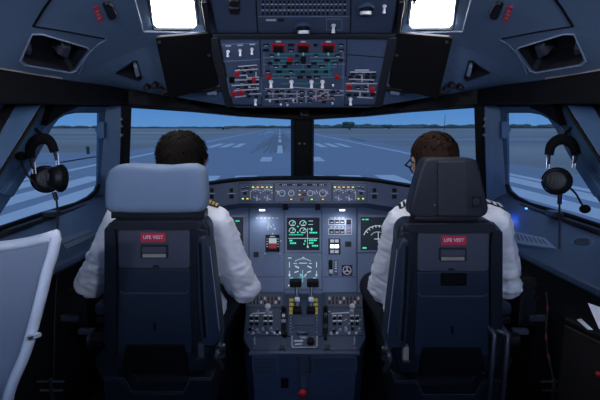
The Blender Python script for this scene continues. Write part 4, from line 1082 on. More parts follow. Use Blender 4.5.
        mk('headrest', loft(nb(), sec), 'cover_grey', t, smooth=True, label='pale blue-grey fabric headrest cover')
        bm = nb(); tube(bm, [HP.hit(q(x), y) + V((0, -.012, 0)) for x, y in ((39, 178), (37.5, 190), (37, 200), (37, 208))], .0025, 6); mk('cover_seam', bm, 'seat_lid', t)
        bm = nb(); bxp(bm, HP, *(sorted((q(-50), q(44)))[0], 211.5, sorted((q(-50), q(44)))[1], 219), -.07, -.005); mk('headrest_support', bm, 'black', t, bev=.004)
    else:
        HP = Plane(V((0, SY, 1)), V((1, SY, 1)), V((0, SY + .004, .8)))
        o_ = [(-33, 160), (21, 159.5), (26, 162), (29, 170), (36, 204), (37, 212), (31, 218), (-38, 218), (-41, 212), (-39, 203), (-37 + 2, 170)]
        qq = lambda pts: [(cx - x * -1, y) for x, y in pts]
        o_ = [(-23, 160), (-17, 158.4), (25, 158.4), (30, 160.5), (33, 170), (41.5, 208), (40, 214), (33, 218), (-28, 218.5), (-37, 215), (-37.5, 208), (-29, 176)]
        bm = nb(); prism(bm, rpoly(HP, qq(o_), 4), HP.n, -.07, .004, .0); h = mk('headrest', bm, 'leather_dark', t, bev=.009, seg=3, label='dark leather headrest')
        bm = nb(); prism(bm, rpoly(HP, qq([(-10.5, 161), (18.5, 161), (19, 215), (-10.5, 215)]), 2), HP.n, .0, .014, .02); mk('centre_strap', bm, 'strap', h, bev=.004)
        bm = nb(); bxp(bm, HP, cx + 24.5, 195.5, cx + 34, 207.5, .004, .010, 0, 1); e = mk('emblem_plate', bm, 'black', h, bev=.001)
        E2 = Plane(HP.o + HP.n * .0105, HP.o + HP.n * .0105 + V((1, 0, 0)), HP.o + HP.n * .0105 - HP.uy)
        bm = nb(); ringp(bm, E2, cx + 29.2, 201.5, 2.2, 3.0, 0, .001); line(bm, E2, [(cx + 27, 203), (cx + 31, 199.5)], .7); mk('emblem_mark', bm, 'seat_edge', e)
        for x, y in ((-13, 204.5), (-13, 171)): bm = nb(); cylp(bm, HP, cx + x, y, 1.0, .004, .009, 10); mk('stud', bm, 'metal' if y > 190 else 'black', h)
        for x in (-20, 22):
            bm = nb(); a = HP.hit(cx + x, 214) - HP.n * .02; tube(bm, [a, a - V((0, 0, .05))], .011, 10); mk('headrest_post', bm, 'black', t)
        bm = nb(); bxp(bm, HP, cx - 33, 216.5, cx + 30, 221, -.055, .010); mk('headrest_support', bm, 'black', t, bev=.004)
    # stowed aisle side armrest
    AP = Plane(V((0, SY - .01, .9)), V((1, SY - .01, .9)), V((0, SY - .0, .4)))
    w = [(38, 233), (46, 231), (52, 244), (62, 330), (62, 340), (56, 345), (42, 345), (39, 300)]
    bm = nb(); prism(bm, rpoly(AP, qp(w), 3), AP.n, -.06, .022, .04); o = mk('aisle_armrest', bm, 'armrest_blue', t, bev=.008)
    AL = Plane(V((0, SY - .01, .9)) + AP.n * .0225, V((1, SY - .01, .9)) + AP.n * .0225, V((0, SY, .4)) + AP.n * .0225)
    bm = nb(); line(bm, AL, qp([(50, 246), (59.5, 330)]), .8); mk('edge_highlight', bm, 'lining_line', o)
    bm = nb(); line(bm, AL, qp([(40, 243), (42, 300), (45, 338)]), 2.6); mk('hinge_gap', bm, 'void_black', o)
    bm = nb(); line(bm, AL, qp([(43.5, 243), (45.5, 300), (48, 336)]), .6); mk('inner_highlight', bm, 'seat_edge', o)
    bm = nb(); line(bm, AL, qp([(41.5, 236), (46, 236), (46, 240), (41.5, 240)]), .7); mk('hinge_plate', bm, 'seat_edge', o)
    bm = nb(); bxp(bm, AL, *(sorted((q(38), q(44)))[0], 344 + dy, sorted((q(38), q(44)))[1], 360 + dy), -.03, .0); h = mk('armrest_bracket', bm, 'seat_lid' if cover else 'tan_grey', t, bev=.002)
    bm = nb(); line(bm, AL, qp([(37, 358.5), (45, 357.5)]), 2, .003); mk('bracket_tab', bm, 'metal', h)
    bm = nb(); a = AP.hit(q(59), 344 + dy); tube(bm, [a + V((0, .03, .06)), a + V((0, .02, .0)), a + V((-m * .008, 0, -.05)), a + V((m * .004, .01, -.10))], .012, 10, 4); mk('recline_lever', bm, 'dark_metal', t)
    for k in range(3):
        c = AP.hit(q(60.5), 348 + dy + k * 4); mk('adjuster_ring', cyl(nb(), c + V((0, .01, 0)), UP, .016, -.006, .006, 12), 'metal' if k != 1 else 'dark_metal', t)
    # window side armrest
    ex = SP.hit(q(-66), 290).x
    bm = nb(); box(bm, (ex - .045, 1.56, .595), (ex + .045, 1.98, .645)); o = mk('window_armrest', bm, 'armrest_blue', t, bev=.018, seg=3)
    bm = nb(); box(bm, (ex - .035, 1.55, .57), (ex + .035, 1.90, .597)); mk('armrest_frame', bm, 'black', o, bev=.006)
    c = V((ex, 1.57, .50))
    bm = nb(); cyl(bm, c, V((1, 0, 0)), .030, -.065, .075, 16); mk('armrest_pivot', bm, 'black', t, bev=.004)
    for dx in (-.066, .028): bm = nb(); cyl(bm, c + V((dx, 0, 0)), V((1, 0, 0)), .033, -.004, .006, 16); mk('pivot_ring', bm, 'dark_metal', t)
    bm = nb(); tube(bm, [V((ex, 1.62, .58)), V((ex, 1.58, .50)), V((ex + m * .07, 1.56, .40)), V((ex + m * .10, 1.56, .30))], .022, 10, 4); mk('armrest_strut', bm, 'seat_shell', t)
    bm = nb(); box(bm, (ex - m * .09 - .03, 1.575, .515), (ex - m * .09 + .03, 1.60, .535)); mk('adjuster_tab', bm, 'seat_edge', t, bev=.003)
    bm = nb(); prism(bm, [V((wx - m * .17, 1.5, .24)), V((wx - m * .24, 1.5, .45)), V((wx - m * .20, 1.5, .50)), V((wx - m * .15, 1.5, .48))], V((0, 1, 0)), 0, .35); mk('side_plate', bm, 'seat_shell', t, bev=.006)
    if not cover:   # tubular frame beside the right seat
        for px in (494.5, 508):
            a = P(px, 334, 1.46); pts = [a + V((-.03, .09, .03)), a + V((-.012, .03, .015)), a, V((a.x, a.y, .02))]
            mk('tube_rail', tube(nb(), pts, .010, 10, 0), 'rail_dark', t, smooth=True)
        bm = nb(); a = P(490, 327, 1.5); b = P(509, 336, 1.46); tube(bm, [a, b], .013, 10); mk('rail_head', bm, 'rail_dark', t, smooth=True)
        bm = nb(); c = SP.hit(481.5, 370); cyl(bm, c, SP.n, .005, .0, .02, 10); mk('screw', bm, 'metal', t)
    return t
seat(160, 1, True, 'dark blue pilot seat with pale grey headrest cover', 0)
seat(447, -1, False, 'dark blue pilot seat with narrow black leather headrest', 3)

# ================================================================== PEOPLE
def chain(bm, pts, rs):
    for i in range(len(pts) - 1): hull(bm, [(pts[i], rs[i]), (pts[i + 1], rs[i + 1])], 12, 8)
def hand(bm, w, d, up, side):
    """five bent fingers on a palm; w wrist, d pointing direction, up back of hand, side +1 if the thumb lies on cross(d,up)"""
    d = d.normalized(); up = (up - d * up.dot(d)).normalized(); s = d.cross(up) * side
    p = w + d * .045
    hull(bm, [(w, (.022, .022, .020)), (p + s * .022, .017), (p - s * .022, .016), (p + d * .045 + s * .026, .013), (p + d * .042 - s * .026, .012)])
    for k, (o, L) in enumerate(((.027, .072), (.009, .082), (-.009, .076), (-.026, .060))):
        a = p + d * .048 + s * o
        b = a + d * L * .42 - up * L * .10; c = b + d * L * .22 - up * L * .30; e = c - d * L * .02 - up * L * .26
        chain(bm, [a, b, c, e], [.0098, .0092, .0086, .0076])
    a = w + d * .022 + s * .022
    b = a + (d * .6 + s * .7 - up * .3).normalized() * .036; c = b + (d * .85 + s * .15 - up * .5).normalized() * .03; e = c + (d * .8 - s * .25 - up * .5).normalized() * .024
    chain(bm, [a, b, c, e], [.014, .0115, .0105, .0088])
def rotz(a): return Matrix.Rotation(a, 3, 'Z')
def person(name, label, head, yaw, neck, shl, shr, el, er, wl, wr, hip, skin, hairm, hair_kind, epau, glasses, knees, face_label=None):
    t = thing(name, (hip.x, hip.y, 0), label, 'person', 'pilots')
    Rz = rotz(yaw) @ Matrix.Rotation(-.34 if glasses else -.12, 3, 'X')
    f = lambda v: head + Rz @ V(v)
    bm = nb()
    # head: skull, jaw, nose, ears (face looks along +y in its own frame)
    hull(bm, [(f((0, -.010, .020)), (.080, .098, .088)), (f((0, .025, -.030)), (.066, .072, .070)), (f((0, .060, -.092)), (.030, .028, .024)), (f((0, -.03, -.03)), (.068, .07, .07))], 20, 14)
    hull(bm, [(f((0, .098, .005)), .010), (f((0, .112, -.030)), .0125)])
    for s in (-1, 1):
        hull(bm, [(f((s * .013, .100, -.034)), .008), (f((s * .004, .106, -.032)), .008)])
        hull(bm, [(f((s * .082, -.008, .005)), (.010, .018, .020)), (f((s * .079, .0, -.035)), (.007, .010, .012))])
        hull(bm, [(f((s * .014, .094, .026)), .009), (f((s * .045, .082, .028)), .008)])
    hull(bm, [(f((-.020, .090, -.066)), .007), (f((0, .097, -.064)), .008), (f((.020, .090, -.066)), .007)])
    hull(bm, [(f((-.018, .088, -.077)), .007), (f((0, .094, -.078)), .008), (f((.018, .088, -.077)), .007)])
    chain(bm, [head + Rz @ V((0, -.015, -.06)), neck], [.058, .062])
    ch = (shl + shr) / 2 + V((0, .0, -.13))
    mid = (ch * .45 + hip * .55)
    sx = (shr - shl).normalized()
    # trunk
    hull(bm, [(neck, .06), (shl * .75 + shr * .25, (.06, .07, .05)), (shr * .75 + shl * .25, (.06, .07, .05)), (ch, (.165, .105, .10))])
    hull(bm, [(ch, (.165, .105, .12)), (mid, (.15, .11, .10))]); hull(bm, [(mid, (.15, .11, .10)), (hip + V((0, 0, .03)), (.165, .12, .10))])
    for s_, e_, w_ in ((shl, el, wl), (shr, er, wr)):
        chain(bm, [s_, e_, w_], [.056, .045, .029])
    chain(bm, [shl, shl * .6 + neck * .4], [.056, .055]); chain(bm, [shr, shr * .6 + neck * .4], [.056, .055])
    hand(bm, wl, wl - el, UP, 1); hand(bm, wr, wr - er, UP, -1)
    for s, k in zip((-1, 1), knees):
        hp_ = hip + V((s * .09, .03, -.01)); an = k + V((0, .14, -.36))
        chain(bm, [hp_, k, an], [.085, .060, .042]); hull(bm, [(an + V((0, 0, -.01)), .04), (an + V((0, .15, -.04)), (.038, .04, .025))])
    body = mk('body', bm, skin, t, smooth=True); body.data.name = 'body'
    remesh(body, .0042, 5)
    # shirt: collar, trunk, sleeves
    bm = nb()
    hull(bm, [(neck + V((0, -.005, -.005)), (.068, .068, .04)), (shl * .8 + shr * .2 + V((0, 0, .004)), (.07, .085, .058)), (shr * .8 + shl * .2 + V((0, 0, .004)), (.07, .085, .058)), (ch, (.18, .120, .11))], 18, 12)
    hull(bm, [(ch, (.18, .120, .13)), (mid, (.172, .128, .10))], 18, 12); hull(bm, [(mid, (.172, .128, .10)), (hip + V((0, 0, .045)), (.176, .128, .07))], 18, 12)
    for s_, e_, w_ in ((shl, el, wl), (shr, er, wr)):
        k = e_.lerp(w_, .80)
        chain(bm, [s_ + V((0, 0, .006)), s_.lerp(e_, .5), e_, k], [.068, .064, .060, .044])
        chain(bm, [s_ + V((0, 0, .004)), s_ * .6 + neck * .4 + V((0, 0, .006))], [.067, .064])
    sh = mk('shirt', bm, 'shirt', t, smooth=True); remesh(sh, .0075, 6)
    off = V(ORG[sh.name])
    for v in sh.data.vertices:   # soft wrinkles that gather at the elbows
        p = v.co + off
        g = min((p - el).length, (p - er).length); a = .0055 + .010 * max(0, 1 - g / .20)
        n1 = noise.noise(V((p.x * 11, p.y * 11, p.z * 24))) + 1.1 * (.35 - abs(noise.noise(V((p.x * 20 + p.z * 13, p.y * 16, p.z * 34)))) * 1.6)
        v.co += v.normal * n1 * a
    bm = nb(); tube(bm, [neck + Rz @ V((.066 * math.cos(a), .062 * math.sin(a), .012 - .018 * math.sin(a))) for a in [math.pi * (-.5 + 2 * k / 18) * .999 for k in range(-9 + 9, 19)]], .014, 8); mk('collar', bm, 'shirt', t, smooth=True)
    # trousers and shoes
    bm = nb(); hull(bm, [(hip + V((0, 0, .04)), (.172, .125, .05)), (hip + V((0, .03, -.02)), (.165, .12, .07))])
    for s, k in zip((-1, 1), knees):
        an = k + V((0, .13, -.33)); chain(bm, [hip + V((s * .09, .03, -.01)), k, an], [.095, .075, .062])
    tr = mk('trousers', bm, 'trousers', t, smooth=True); remesh(tr, .010, 4)
    for s, k in zip((-1, 1), knees):
        an = k + V((0, .14, -.36)); bm = nb(); hull(bm, [(an + V((0, -.01, -.03)), (.045, .05, .035)), (an + V((0, .16, -.045)), (.045, .05, .028))]); mk('shoe', bm, 'black', t, smooth=True)
    # epaulettes
    for s_, sgn in ((shl, -1), (shr, 1)):
        a = s_.lerp(neck, .62); b_ = s_.lerp(neck, -.14)
        d = (b_ - a); d.z = 0; d.normalize(); e = V((-d.y, d.x, 0)) * .026
        za, zb = max(a.z + .062, a.z) + .006, b_.z + .076
        A, B = V((a.x, a.y, za)), V((b_.x, b_.y, zb))
        # drop onto the shirt surface
        tree_ = BVHTree.FromPolygons([v.co + off for v in sh.data.vertices], [list(p.vertices) for p in sh.data.polygons])
        grid = []
        for i in range(9):
            p = A.lerp(B, i / 8); row = []
            for j in (-1, -.3, .3, 1):
                h = tree_.ray_cast(p + e * j + V((0, 0, .2)), V((0, 0, -1)))[0]; row.append((h or (p + e * j)) + V((0, 0, .003)))
            grid.append(row)
        bm = nb(); loft(bm, [r + [p + V((0, 0, .005)) for p in reversed(r)] for r in grid]); ep = mk('epaulette', bm, 'black', t)
        for k in (5.1, 6.1, 7.1) if epau == 'gold' else (4.6, 5.7, 6.8):
            i = int(k); fr = k - i
            r0 = [grid[i][j].lerp(grid[min(8, i + 1)][j], fr) for j in range(4)]; r1 = [grid[i][j].lerp(grid[min(8, i + 1)][j], fr + .55) for j in range(4)]
            bm = nb(); loft(bm, [[p + V((0, 0, .004)) for p in r0] + [p + V((0, 0, .0075)) for p in reversed(r0)], [p + V((0, 0, .004)) for p in r1] + [p + V((0, 0, .0075)) for p in reversed(r1)]])
            mk('stripe', bm, 'gold' if epau == 'gold' else 'white_paint', ep)
    # hair: cap over the skull plus locks
    bm = nb()
    big = 1.0 if hair_kind == 'thick' else .955
    hull(bm, [(f((0, -.012, .030)), (.090 * big, .104 * big, .090 * big)), (f((0, -.028, -.010)), (.084 * big, .090 * big, .074 * big))], 24, 16)
    # cut away face and nape
    geom = bm.verts[:] + bm.edges[:] + bm.faces[:]
    r = bmesh.ops.bisect_plane(bm, geom=geom, plane_co=f((0, -.02, -.062 if hair_kind == 'thick' else -.050)), plane_no=Rz @ V((0, .25, -1)), clear_outer=True)
    geom = bm.verts[:] + bm.edges[:] + bm.faces[:]
    bmesh.ops.bisect_plane(bm, geom=geom, plane_co=f((0, .042, .05)), plane_no=Rz @ V((0, 1, -.75)), clear_outer=True)
    bmesh.ops.subdivide_edges(bm, edges=[e for e in bm.edges if e.calc_length() > .006], cuts=1, use_grid_fill=False)
    for v in bm.verts:
        p = v.co - head; L = p.length
        v.co += p.normalized() * ((noise.noise(p * 26) * .005 + noise.noise(p * 80) * .001) if hair_kind == 'thick' else noise.noise(p * 40) * .001)
    hb = BVHTree.FromBMesh(bm)
    hair = mk('hair', bm, hairm, t, smooth=True)
    bm = nb(); rr = random.Random(5)
    whorl = f((.01, -.06, .10))
    nl = 2600
    for k in range(nl):
        u = V((rr.gauss(0, 1), rr.gauss(0, 1), rr.gauss(0, 1))).normalized()
        h, n, *_ = hb.ray_cast(f((0, -.01, .02)) + u * .3, -u)
        if h is None or n.z < -.75: continue
        if n.dot(u) < 0: n = -n
        d = h - whorl; d = (d - n * d.dot(n)); d = d.normalized() if d.length > 1e-4 else V((1, 0, 0))
        d = (d + d.cross(n) * rr.uniform(-.1, .5) + V((rr.uniform(-1, 1), rr.uniform(-1, 1), rr.uniform(-1, 1))) * .14).normalized()
        lift = .10 if hair_kind == 'thick' else .06; L = rr.uniform(.024, .040) if hair_kind == 'thick' else rr.uniform(.012, .022)
        a = h + n * .0006; b_ = a + (d + n * lift).normalized() * L * .6; c_ = b_ + (d - n * .25).normalized() * L * .5
        x = d.cross(n).normalized() * (.0022 if hair_kind == 'thick' else .0014)
        va, vb, vc, vd, ve = [bm.verts.new(p) for p in (a - x, a + x, b_ + x * .8 + n * .001, b_ - x * .8, c_)]
        bm.faces.new((va, vb, vc, vd)); bm.faces.new((vd, vc, ve))
    mk('locks', bm, hairm, hair, recalc=False)
    for s in (-1, 1):
        bm = nb(); ell(bm, f((s * .030, .086, .008)), (.012, .010, .009)); ey = mk('eye', bm, 'eye_white', t, smooth=True)
        bm = nb(); ell(bm, f((s * .030, .0945, .008)), (.005, .003, .005)); mk('iris', bm, 'black', ey, smooth=True)
        bm = nb(); tube(bm, [f((s * .014, .101, .030)), f((s * .030, .099, .035)), f((s * .050, .083, .030))], .004, 6); mk('eyebrow', bm, hairm, t)
    if glasses:
        bm = nb()
        for s in (-1, 1):
            tube(bm, [f((s * .033 + .024 * math.cos(a), .113 - .10 * abs(s * .033 + .024 * math.cos(a)), .004 + .019 * math.sin(a))) for a in [2 * math.pi * k / 20 for k in range(21)]], .0032, 6)
            tube(bm, [f((s * .057, .108, .008)), f((s * .088, .075, .010)), f((s * .092, .0, .012)), f((s * .090, -.02, -.006))], .0036, 6)
        tube(bm, [f((-.01, .112, .006)), f((.01, .112, .006))], .003, 6)
        mk('glasses', bm, 'gloss_black', t)
    return t
hd = P(183.5, 163, 1.69)
person('person', 'person with thick black hair in white shirt with gold shoulder stripes, sitting facing forward', hd, -.15, V((hd.x - .015, 1.66, hd.z - .165)),
       P(121, 224, 1.66), P(215, 224, 1.66), P(91, 283, 1.72), P(246, 289, 1.76), V((-.80, 1.99, .69)), V((-.37, 2.0, .60)),
       V((-.49, 1.70, .53)), 'skin_dark', 'hair_black', 'thick', 'gold', False, (V((-.62, 2.14, .50)), V((-.36, 2.14, .50))))
hd = P(434, 162.5, 1.69)
person('person', 'person with short brown hair and glasses in white shirt, sitting facing forward', hd, .09, V((hd.x + .01, 1.66, hd.z - .165)),
       P(402, 224, 1.66), P(494, 224, 1.66), P(382, 288, 1.76), P(506, 284, 1.72), V((.385, 2.0, .60)), V((.80, 1.99, .66)),
       V((.50, 1.70, .53)), 'skin', 'hair_brown', 'short', 'white', True, (V((.36, 2.14, .50)), V((.62, 2.14, .50))))

# ================================================================== HEADSETS
def headset(m, label, band, cups, boom, cable, d):
    c0 = P(*cups[0][:2], d)
    t = thing('headset', c0, label, 'headset', 'headsets hung at the side windows')
    pt = lambda x, y, o=0.: P(x, y, d + o)
    bm = nb(); tube(bm, [pt(*p) for p in band], .0065, 8, 5); mk('headband', bm, 'black', t, smooth=True)
    pad = band[1:-1]
    bm = nb(); tube(bm, [pt(*p) for p in pad], lambda u: .0225 - .006 * abs(2 * u - 1), 10, 6); mk('headband_pad', bm, 'black_foam', t, smooth=True)
    for (x, y) in (band[0], band[-1]):
        for s in (-.006, .006):
            a = pt(x, y) + V((s, 0, 0)); mk('slider_rod', tube(nb(), [a + V((0, 0, .028)), a + V((0, 0, -.020))], .0025, 6), 'metal', t)
    for x, y, r, yaw, o in cups:
        c = pt(x, y, o); ax = V((math.cos(yaw), math.sin(yaw) * -1, .12)).normalized()
        s = r * c.y / F
        bm = nb(); cyl(bm, c, ax, s * .92, -.022, .012, 22, s * .7); cu = mk('ear_cup', bm, 'black', t, bev=.009, seg=3, smooth=True)
        bm = nb(); ring = [c - ax * .028 + (frame_of(ax)[0] * math.cos(a) + frame_of(ax)[1] * math.sin(a)) * s * .72 for a in [2 * math.pi * k / 20 for k in range(21)]]
        tube(bm, ring, .016, 8); mk('ear_cushion', bm, 'black_foam', cu, smooth=True)
        for k in (0, 1):
            bm = nb(); tube(bm, [c + ax * .013 + frame_of(ax)[0] * s * (.2 + .25 * k) + frame_of(ax)[1] * s * .2, c + ax * .013 + frame_of(ax)[0] * s * (.2 + .25 * k) - frame_of(ax)[1] * s * .3], .003, 6); mk('cup_rib', bm, 'overhead_frame', cu)
    bm = nb(); tube(bm, [pt(*p) for p in boom], .0042, 8, 5); mk('microphone_boom', bm, 'black', t, smooth=True)
    bm = nb(); ell(bm, pt(*boom[-1][:2], boom[-1][2] if len(boom[-1]) > 2 else 0), (.022, .018, .018)); mk('microphone_foam', bm, 'black_foam', t, smooth=True)
    bm = nb(); tube(bm, [pt(*cable[0]), pt(*cable[1])], .009, 8); mk('cable_boot', bm, 'black', t)
    bm = nb(); tube(bm, [P(*p) for p in cable[2]], .0042, 8, 6); mk('cable', bm, 'black', t, smooth=True)
    return t
headset(-1, 'black aviation headset with boom microphone on its left hanging at the left side window',
        [(34, 169), (31, 158), (30.5, 148), (36, 140.5), (45, 138.5), (51, 143), (54.5, 152), (57, 160)],
        [(47, 179, 14.5, .9, .03), (53, 178, 14.5, 2.3, -.01)],
        [(37, 185), (29, 177), (23.5, 166), (21, 156)],
        [(54, 192), (56.5, 200), [(56.5, 200, 1.78), (57.5, 212, 1.78), (57.5, 240, 1.76), (58.5, 266, 1.72), (56, 290, 1.68), (54.5, 330, 1.62), (53.5, 384, 1.55)]], 1.78)
headset(1, 'black aviation headset with boom microphone on its right hanging at the right side window',
        [(548, 164), (549, 155), (551, 146), (557, 140.5), (565, 139.5), (573, 145), (576, 154), (574, 163)],
        [(556, 181, 14.5, 2.2, -.01), (564, 182, 13, .8, .03)],
        [(570, 188), (576, 194), (581, 203), (585, 209)],
        [(560, 194), (559.5, 204), [(559.5, 204, 1.78), (559.5, 225, 1.78), (559.5, 262, 1.74), (560, 282, 1.70)]], 1.78)
for m, lb in ((-1, 'left'), (1, 'right')):
    x, y = (43, 140) if m < 0 else (563, 140)
    c = P(x, y, 1.80); a = c + V((m * .0, .10, .03))
    bm = nb(); tube(bm, [c + V((0, -.03, .012)), c + V((0, -.02, -.006)), c + V((0, .03, -.008)), c + V((m * .09, .10, .05))], .007, 8, 4)
    mk('headset_hook', bm, 'black', label='black hook holding the headset at the %s side window' % lb, cat='hook')

# ================================================================== SIDE CONSOLE FITTINGS
# chart holders
for m in (-1, 1):
    q = lambda pts: mirror_pts(pts, m)
    pts = [(59, 240), (91, 229), (94, 238), (66, 250)] if m < 0 else [(512, 231), (545, 238.5), (557, 250), (516, 243)]
    ds = [1.76, 1.92, 1.86, 1.70] if m < 0 else [1.94, 1.80, 1.72, 1.86]
    Q = [P(x, y, d) for (x, y), d in zip(pts, ds)]
    pl = Plane(Q[0], Q[1], Q[3]); Q = [p - pl.n * (p - pl.o).dot(pl.n) for p in Q]
    t = thing('chart_holder', Q[0], ('plain grey plate on the left side console behind the pale-covered seat' if m < 0 else 'grey ribbed plate on the right side console'), 'plate')
    mk('plate', prism(nb(), Q, pl.n, -.006, .004), 'seat_edge' if m < 0 else 'panel', t, bev=.002)
    bm = nb()
    if m > 0:
        for k in range(7):
            u = .12 + k * .12; a = Q[0].lerp(Q[1], u).lerp(Q[3].lerp(Q[2], u), .3); b_ = Q[0].lerp(Q[1], u).lerp(Q[3].lerp(Q[2], u), .75)
            tube(bm, [a + pl.n * .005, b_ + pl.n * .005], .003, 6)
        mk('rib', bm, 'console', t)
    else:
        a = Q[0].lerp(Q[3], .5); b_ = Q[1].lerp(Q[2], .5); tube(bm, [a + pl.n * .005, b_ + pl.n * .005], .0025, 6); mk('rib', bm, 'console', t)
# window sill rails with small catches
for m, lb in ((-1, 'left'), (1, 'right')):
    X = (lambda p: p) if m < 0 else MX
    t = thing('sill_rail', X(W(60, 212, .03)), 'black rail along the lower edge of the %s side window' % lb, 'rail')
    pts = [X(W(x, y, .028)) for x, y in ((-12, 240), (2, 231), (42, 217.5), (86, 203.5))]
    bm = nb(); tube(bm, pts, .017, 8); mk('rail', bm, 'black', t)
    c = X(W(44.5, 211.5, .04)); bm = nb(); box(bm, c - V((.028, .03, .012)), c + V((.028, .03, .012))); mk('catch', bm, 'recess_dark', t, bev=.004)
bm = nb(); c = W(606 - 534, 206.5, .045); c = MX(c)
ell(bm, c, (.006, .009, .005)); mk('indicator_lamp', bm, 'lamp_blue', label='tiny blue indicator light on the right window sill rail', cat='lamp')
l = bpy.data.lights.new('indicator_light', 'POINT'); l.energy = .15; l.color = (.05, .16, 1); l.shadow_soft_size = .015
lo = bpy.data.objects.new('indicator_light', l); COL.objects.link(lo); lo.location = c + V((-.085, -.03, -.015))
# cup recess
c = P(547, 241, 1.72)
r_ = BVHTree.FromPolygons([console.matrix_basis @ v.co for v in console.data.vertices], [list(p.vertices) for p in console.data.polygons])
h, n, *_ = r_.ray_cast(CAM, ray(583, 243).normalized())
if h is None: h, n = c, UP
if n.z < 0: n = -n
t = thing('cup_holder', h, 'round cup holder sunk in the right side console', 'cup holder')
bm = nb(); ringm(bm, h, n, .034, .041, -.002, .006, 28); mk('rim', bm, 'frame_blue', t, bev=.002)
bm = nb(); cyl(bm, h, n, .035, .0005, .004, 28); mk('cup_shade_disc', bm, 'black', t)  # black disc on the surface stands in for the shade inside the cup
# side sticks
for m, lb in ((-1, 'left'), (1, 'right')):
    x = m * .875; t = thing('side_stick', (x, 2.12, .80), 'black control stick on the %s side console' % lb, 'control stick')
    z0 = .815
    bm = nb(); cyl(bm, V((x, 2.14, z0)), UP, .055, -.05, .012, 20, .045); mk('boot', bm, 'black', t, bev=.006)
    bm = nb(); hull(bm, [(V((x, 2.14, z0 + .02)), .016), (V((x, 2.15, z0 + .06)), (.021, .024, .02)), (V((x, 2.135, z0 + .12)), (.020, .024, .02))]); mk('grip', bm, 'gloss_black', t, smooth=True)
    bm = nb(); cyl(bm, V((x - m * .012, 2.118, z0 + .135)), V((0, -.6, .8)), .006, 0, .012, 10); mk('red_button', bm, 'red', t)

# ================================================================== FOREGROUND
# observer chair : pale shell back with a raised rim
t = thing('observer_chair', V((-.83, 1.12, 0)), 'pale grey chair with white rim in the near left corner', 'chair')
CY = 1.0
edge = [(56.5, 234.5, 1.0), (52.5, 254, 1.0), (47.5, 270, 1.0), (42, 293, 1.0), (37, 312, 1.0), (31, 335, 1.0), (23.5, 358, 1.0), (13, 382, 1.0), (8, 400, 1.01), (4, 430, 1.02)]
R_ = smooth_path([P(x, y, d) for x, y, d in edge], 4)
cxx = -.86
loops = []
for p in R_:
    w_ = p.x - cxx; row = []
    for k in range(13):
        u = -1 + k / 6; row.append(V((cxx + w_ * -u, p.y + .06 * (1 - u * u), p.z - .05 * (1 - u * u))))
    loops.append(row)
bm = nb(); loft(bm, [l + [p + V((0, .012, 0)) for p in reversed(l)] for l in loops]); mk('back_panel', bm, 'chair_panel', t, smooth=False)
top_ = [p for p in reversed(loops[0])]
path = [l[0] for l in reversed(loops)] + loops[0][1:-1] + [l[-1] for l in loops]
bm = nb(); tube(bm, path, .0125, 10); mk('rim', bm, 'chair_rim', t, smooth=True)
bm = nb(); c = P(35, 336, .985); hull(bm, [(c + V((-.012, 0, -.004)), .008), (c + V((.010, 0, .003)), .006)]); mk('recline_tab', bm, 'chair_rim', t, smooth=True)
zb = loops[-1][0].z
bm = nb(); box(bm, (cxx - .20, .58, .40), (cxx + .20, 1.06, .46)); mk('seat', bm, 'chair_panel', t, bev=.025, seg=3)
bm = nb(); tube(bm, [V((cxx, 1.03, zb + .02)), V((cxx, 1.04, .52)), V((cxx, 1.0, .41))], .03, 10, 4); mk('back_support', bm, 'chair_rim', t, smooth=True)
for sx_ in (-.18, .18):
    for y in (.64, 1.00):
        bm = nb(); tube(bm, [V((cxx + sx_ * .9, y, .41)), V((cxx + sx_, y, .0))], .014, 10); mk('leg', bm, 'dark_metal', t)
# floor fittings with two crossbars
for m, lb in ((-1, 'left'), (1, 'right')):
    x, d = (51, 1.50) if m < 0 else (554, 1.50)
    c = P(x, 384, d)
    t = thing('rail_fitting', V((c.x, c.y, 0)), 'small metal floor fitting with two thin crossbars in the dark at lower %s' % lb, 'floor fitting')
    bm = nb(); tube(bm, [V((c.x, c.y, 0)), V((c.x, c.y, c.z + .02))], .008, 8); mk('post', bm, 'dark_metal', t)
    for dz, w_ in ((.010, .05), (-.026, .042)):
        bm = nb(); tube(bm, [c + V((-w_, 0, dz)), c + V((w_, 0, dz))], .0042, 8); mk('crossbar', bm, 'metal', t)
# cord with red bands
t = thing('coiled_cord', P(549, 340, 1.5), 'dark hanging cord with red bands in the shadow at lower right', 'cord')
cps = [(546, 292, 1.62), (547.5, 310, 1.6), (546, 330, 1.58), (547.5, 352, 1.56), (552, 372, 1.52), (553.5, 383, 1.50)]
bm = nb(); tube(bm, [P(*p) for p in cps], .005, 8, 5); mk('cord', bm, 'black', t, smooth=True)
for a, b_ in (((547.4, 306, 1.603), (547.6, 310.5, 1.6)), ((545.8, 334, 1.577), (546, 340, 1.57)), ((547.8, 354, 1.556), (549.2, 359.5, 1.545))):
    bm = nb(); tube(bm, [P(*a), P(*b_)], .0062, 8); mk('red_band', bm, 'dark_red', t)
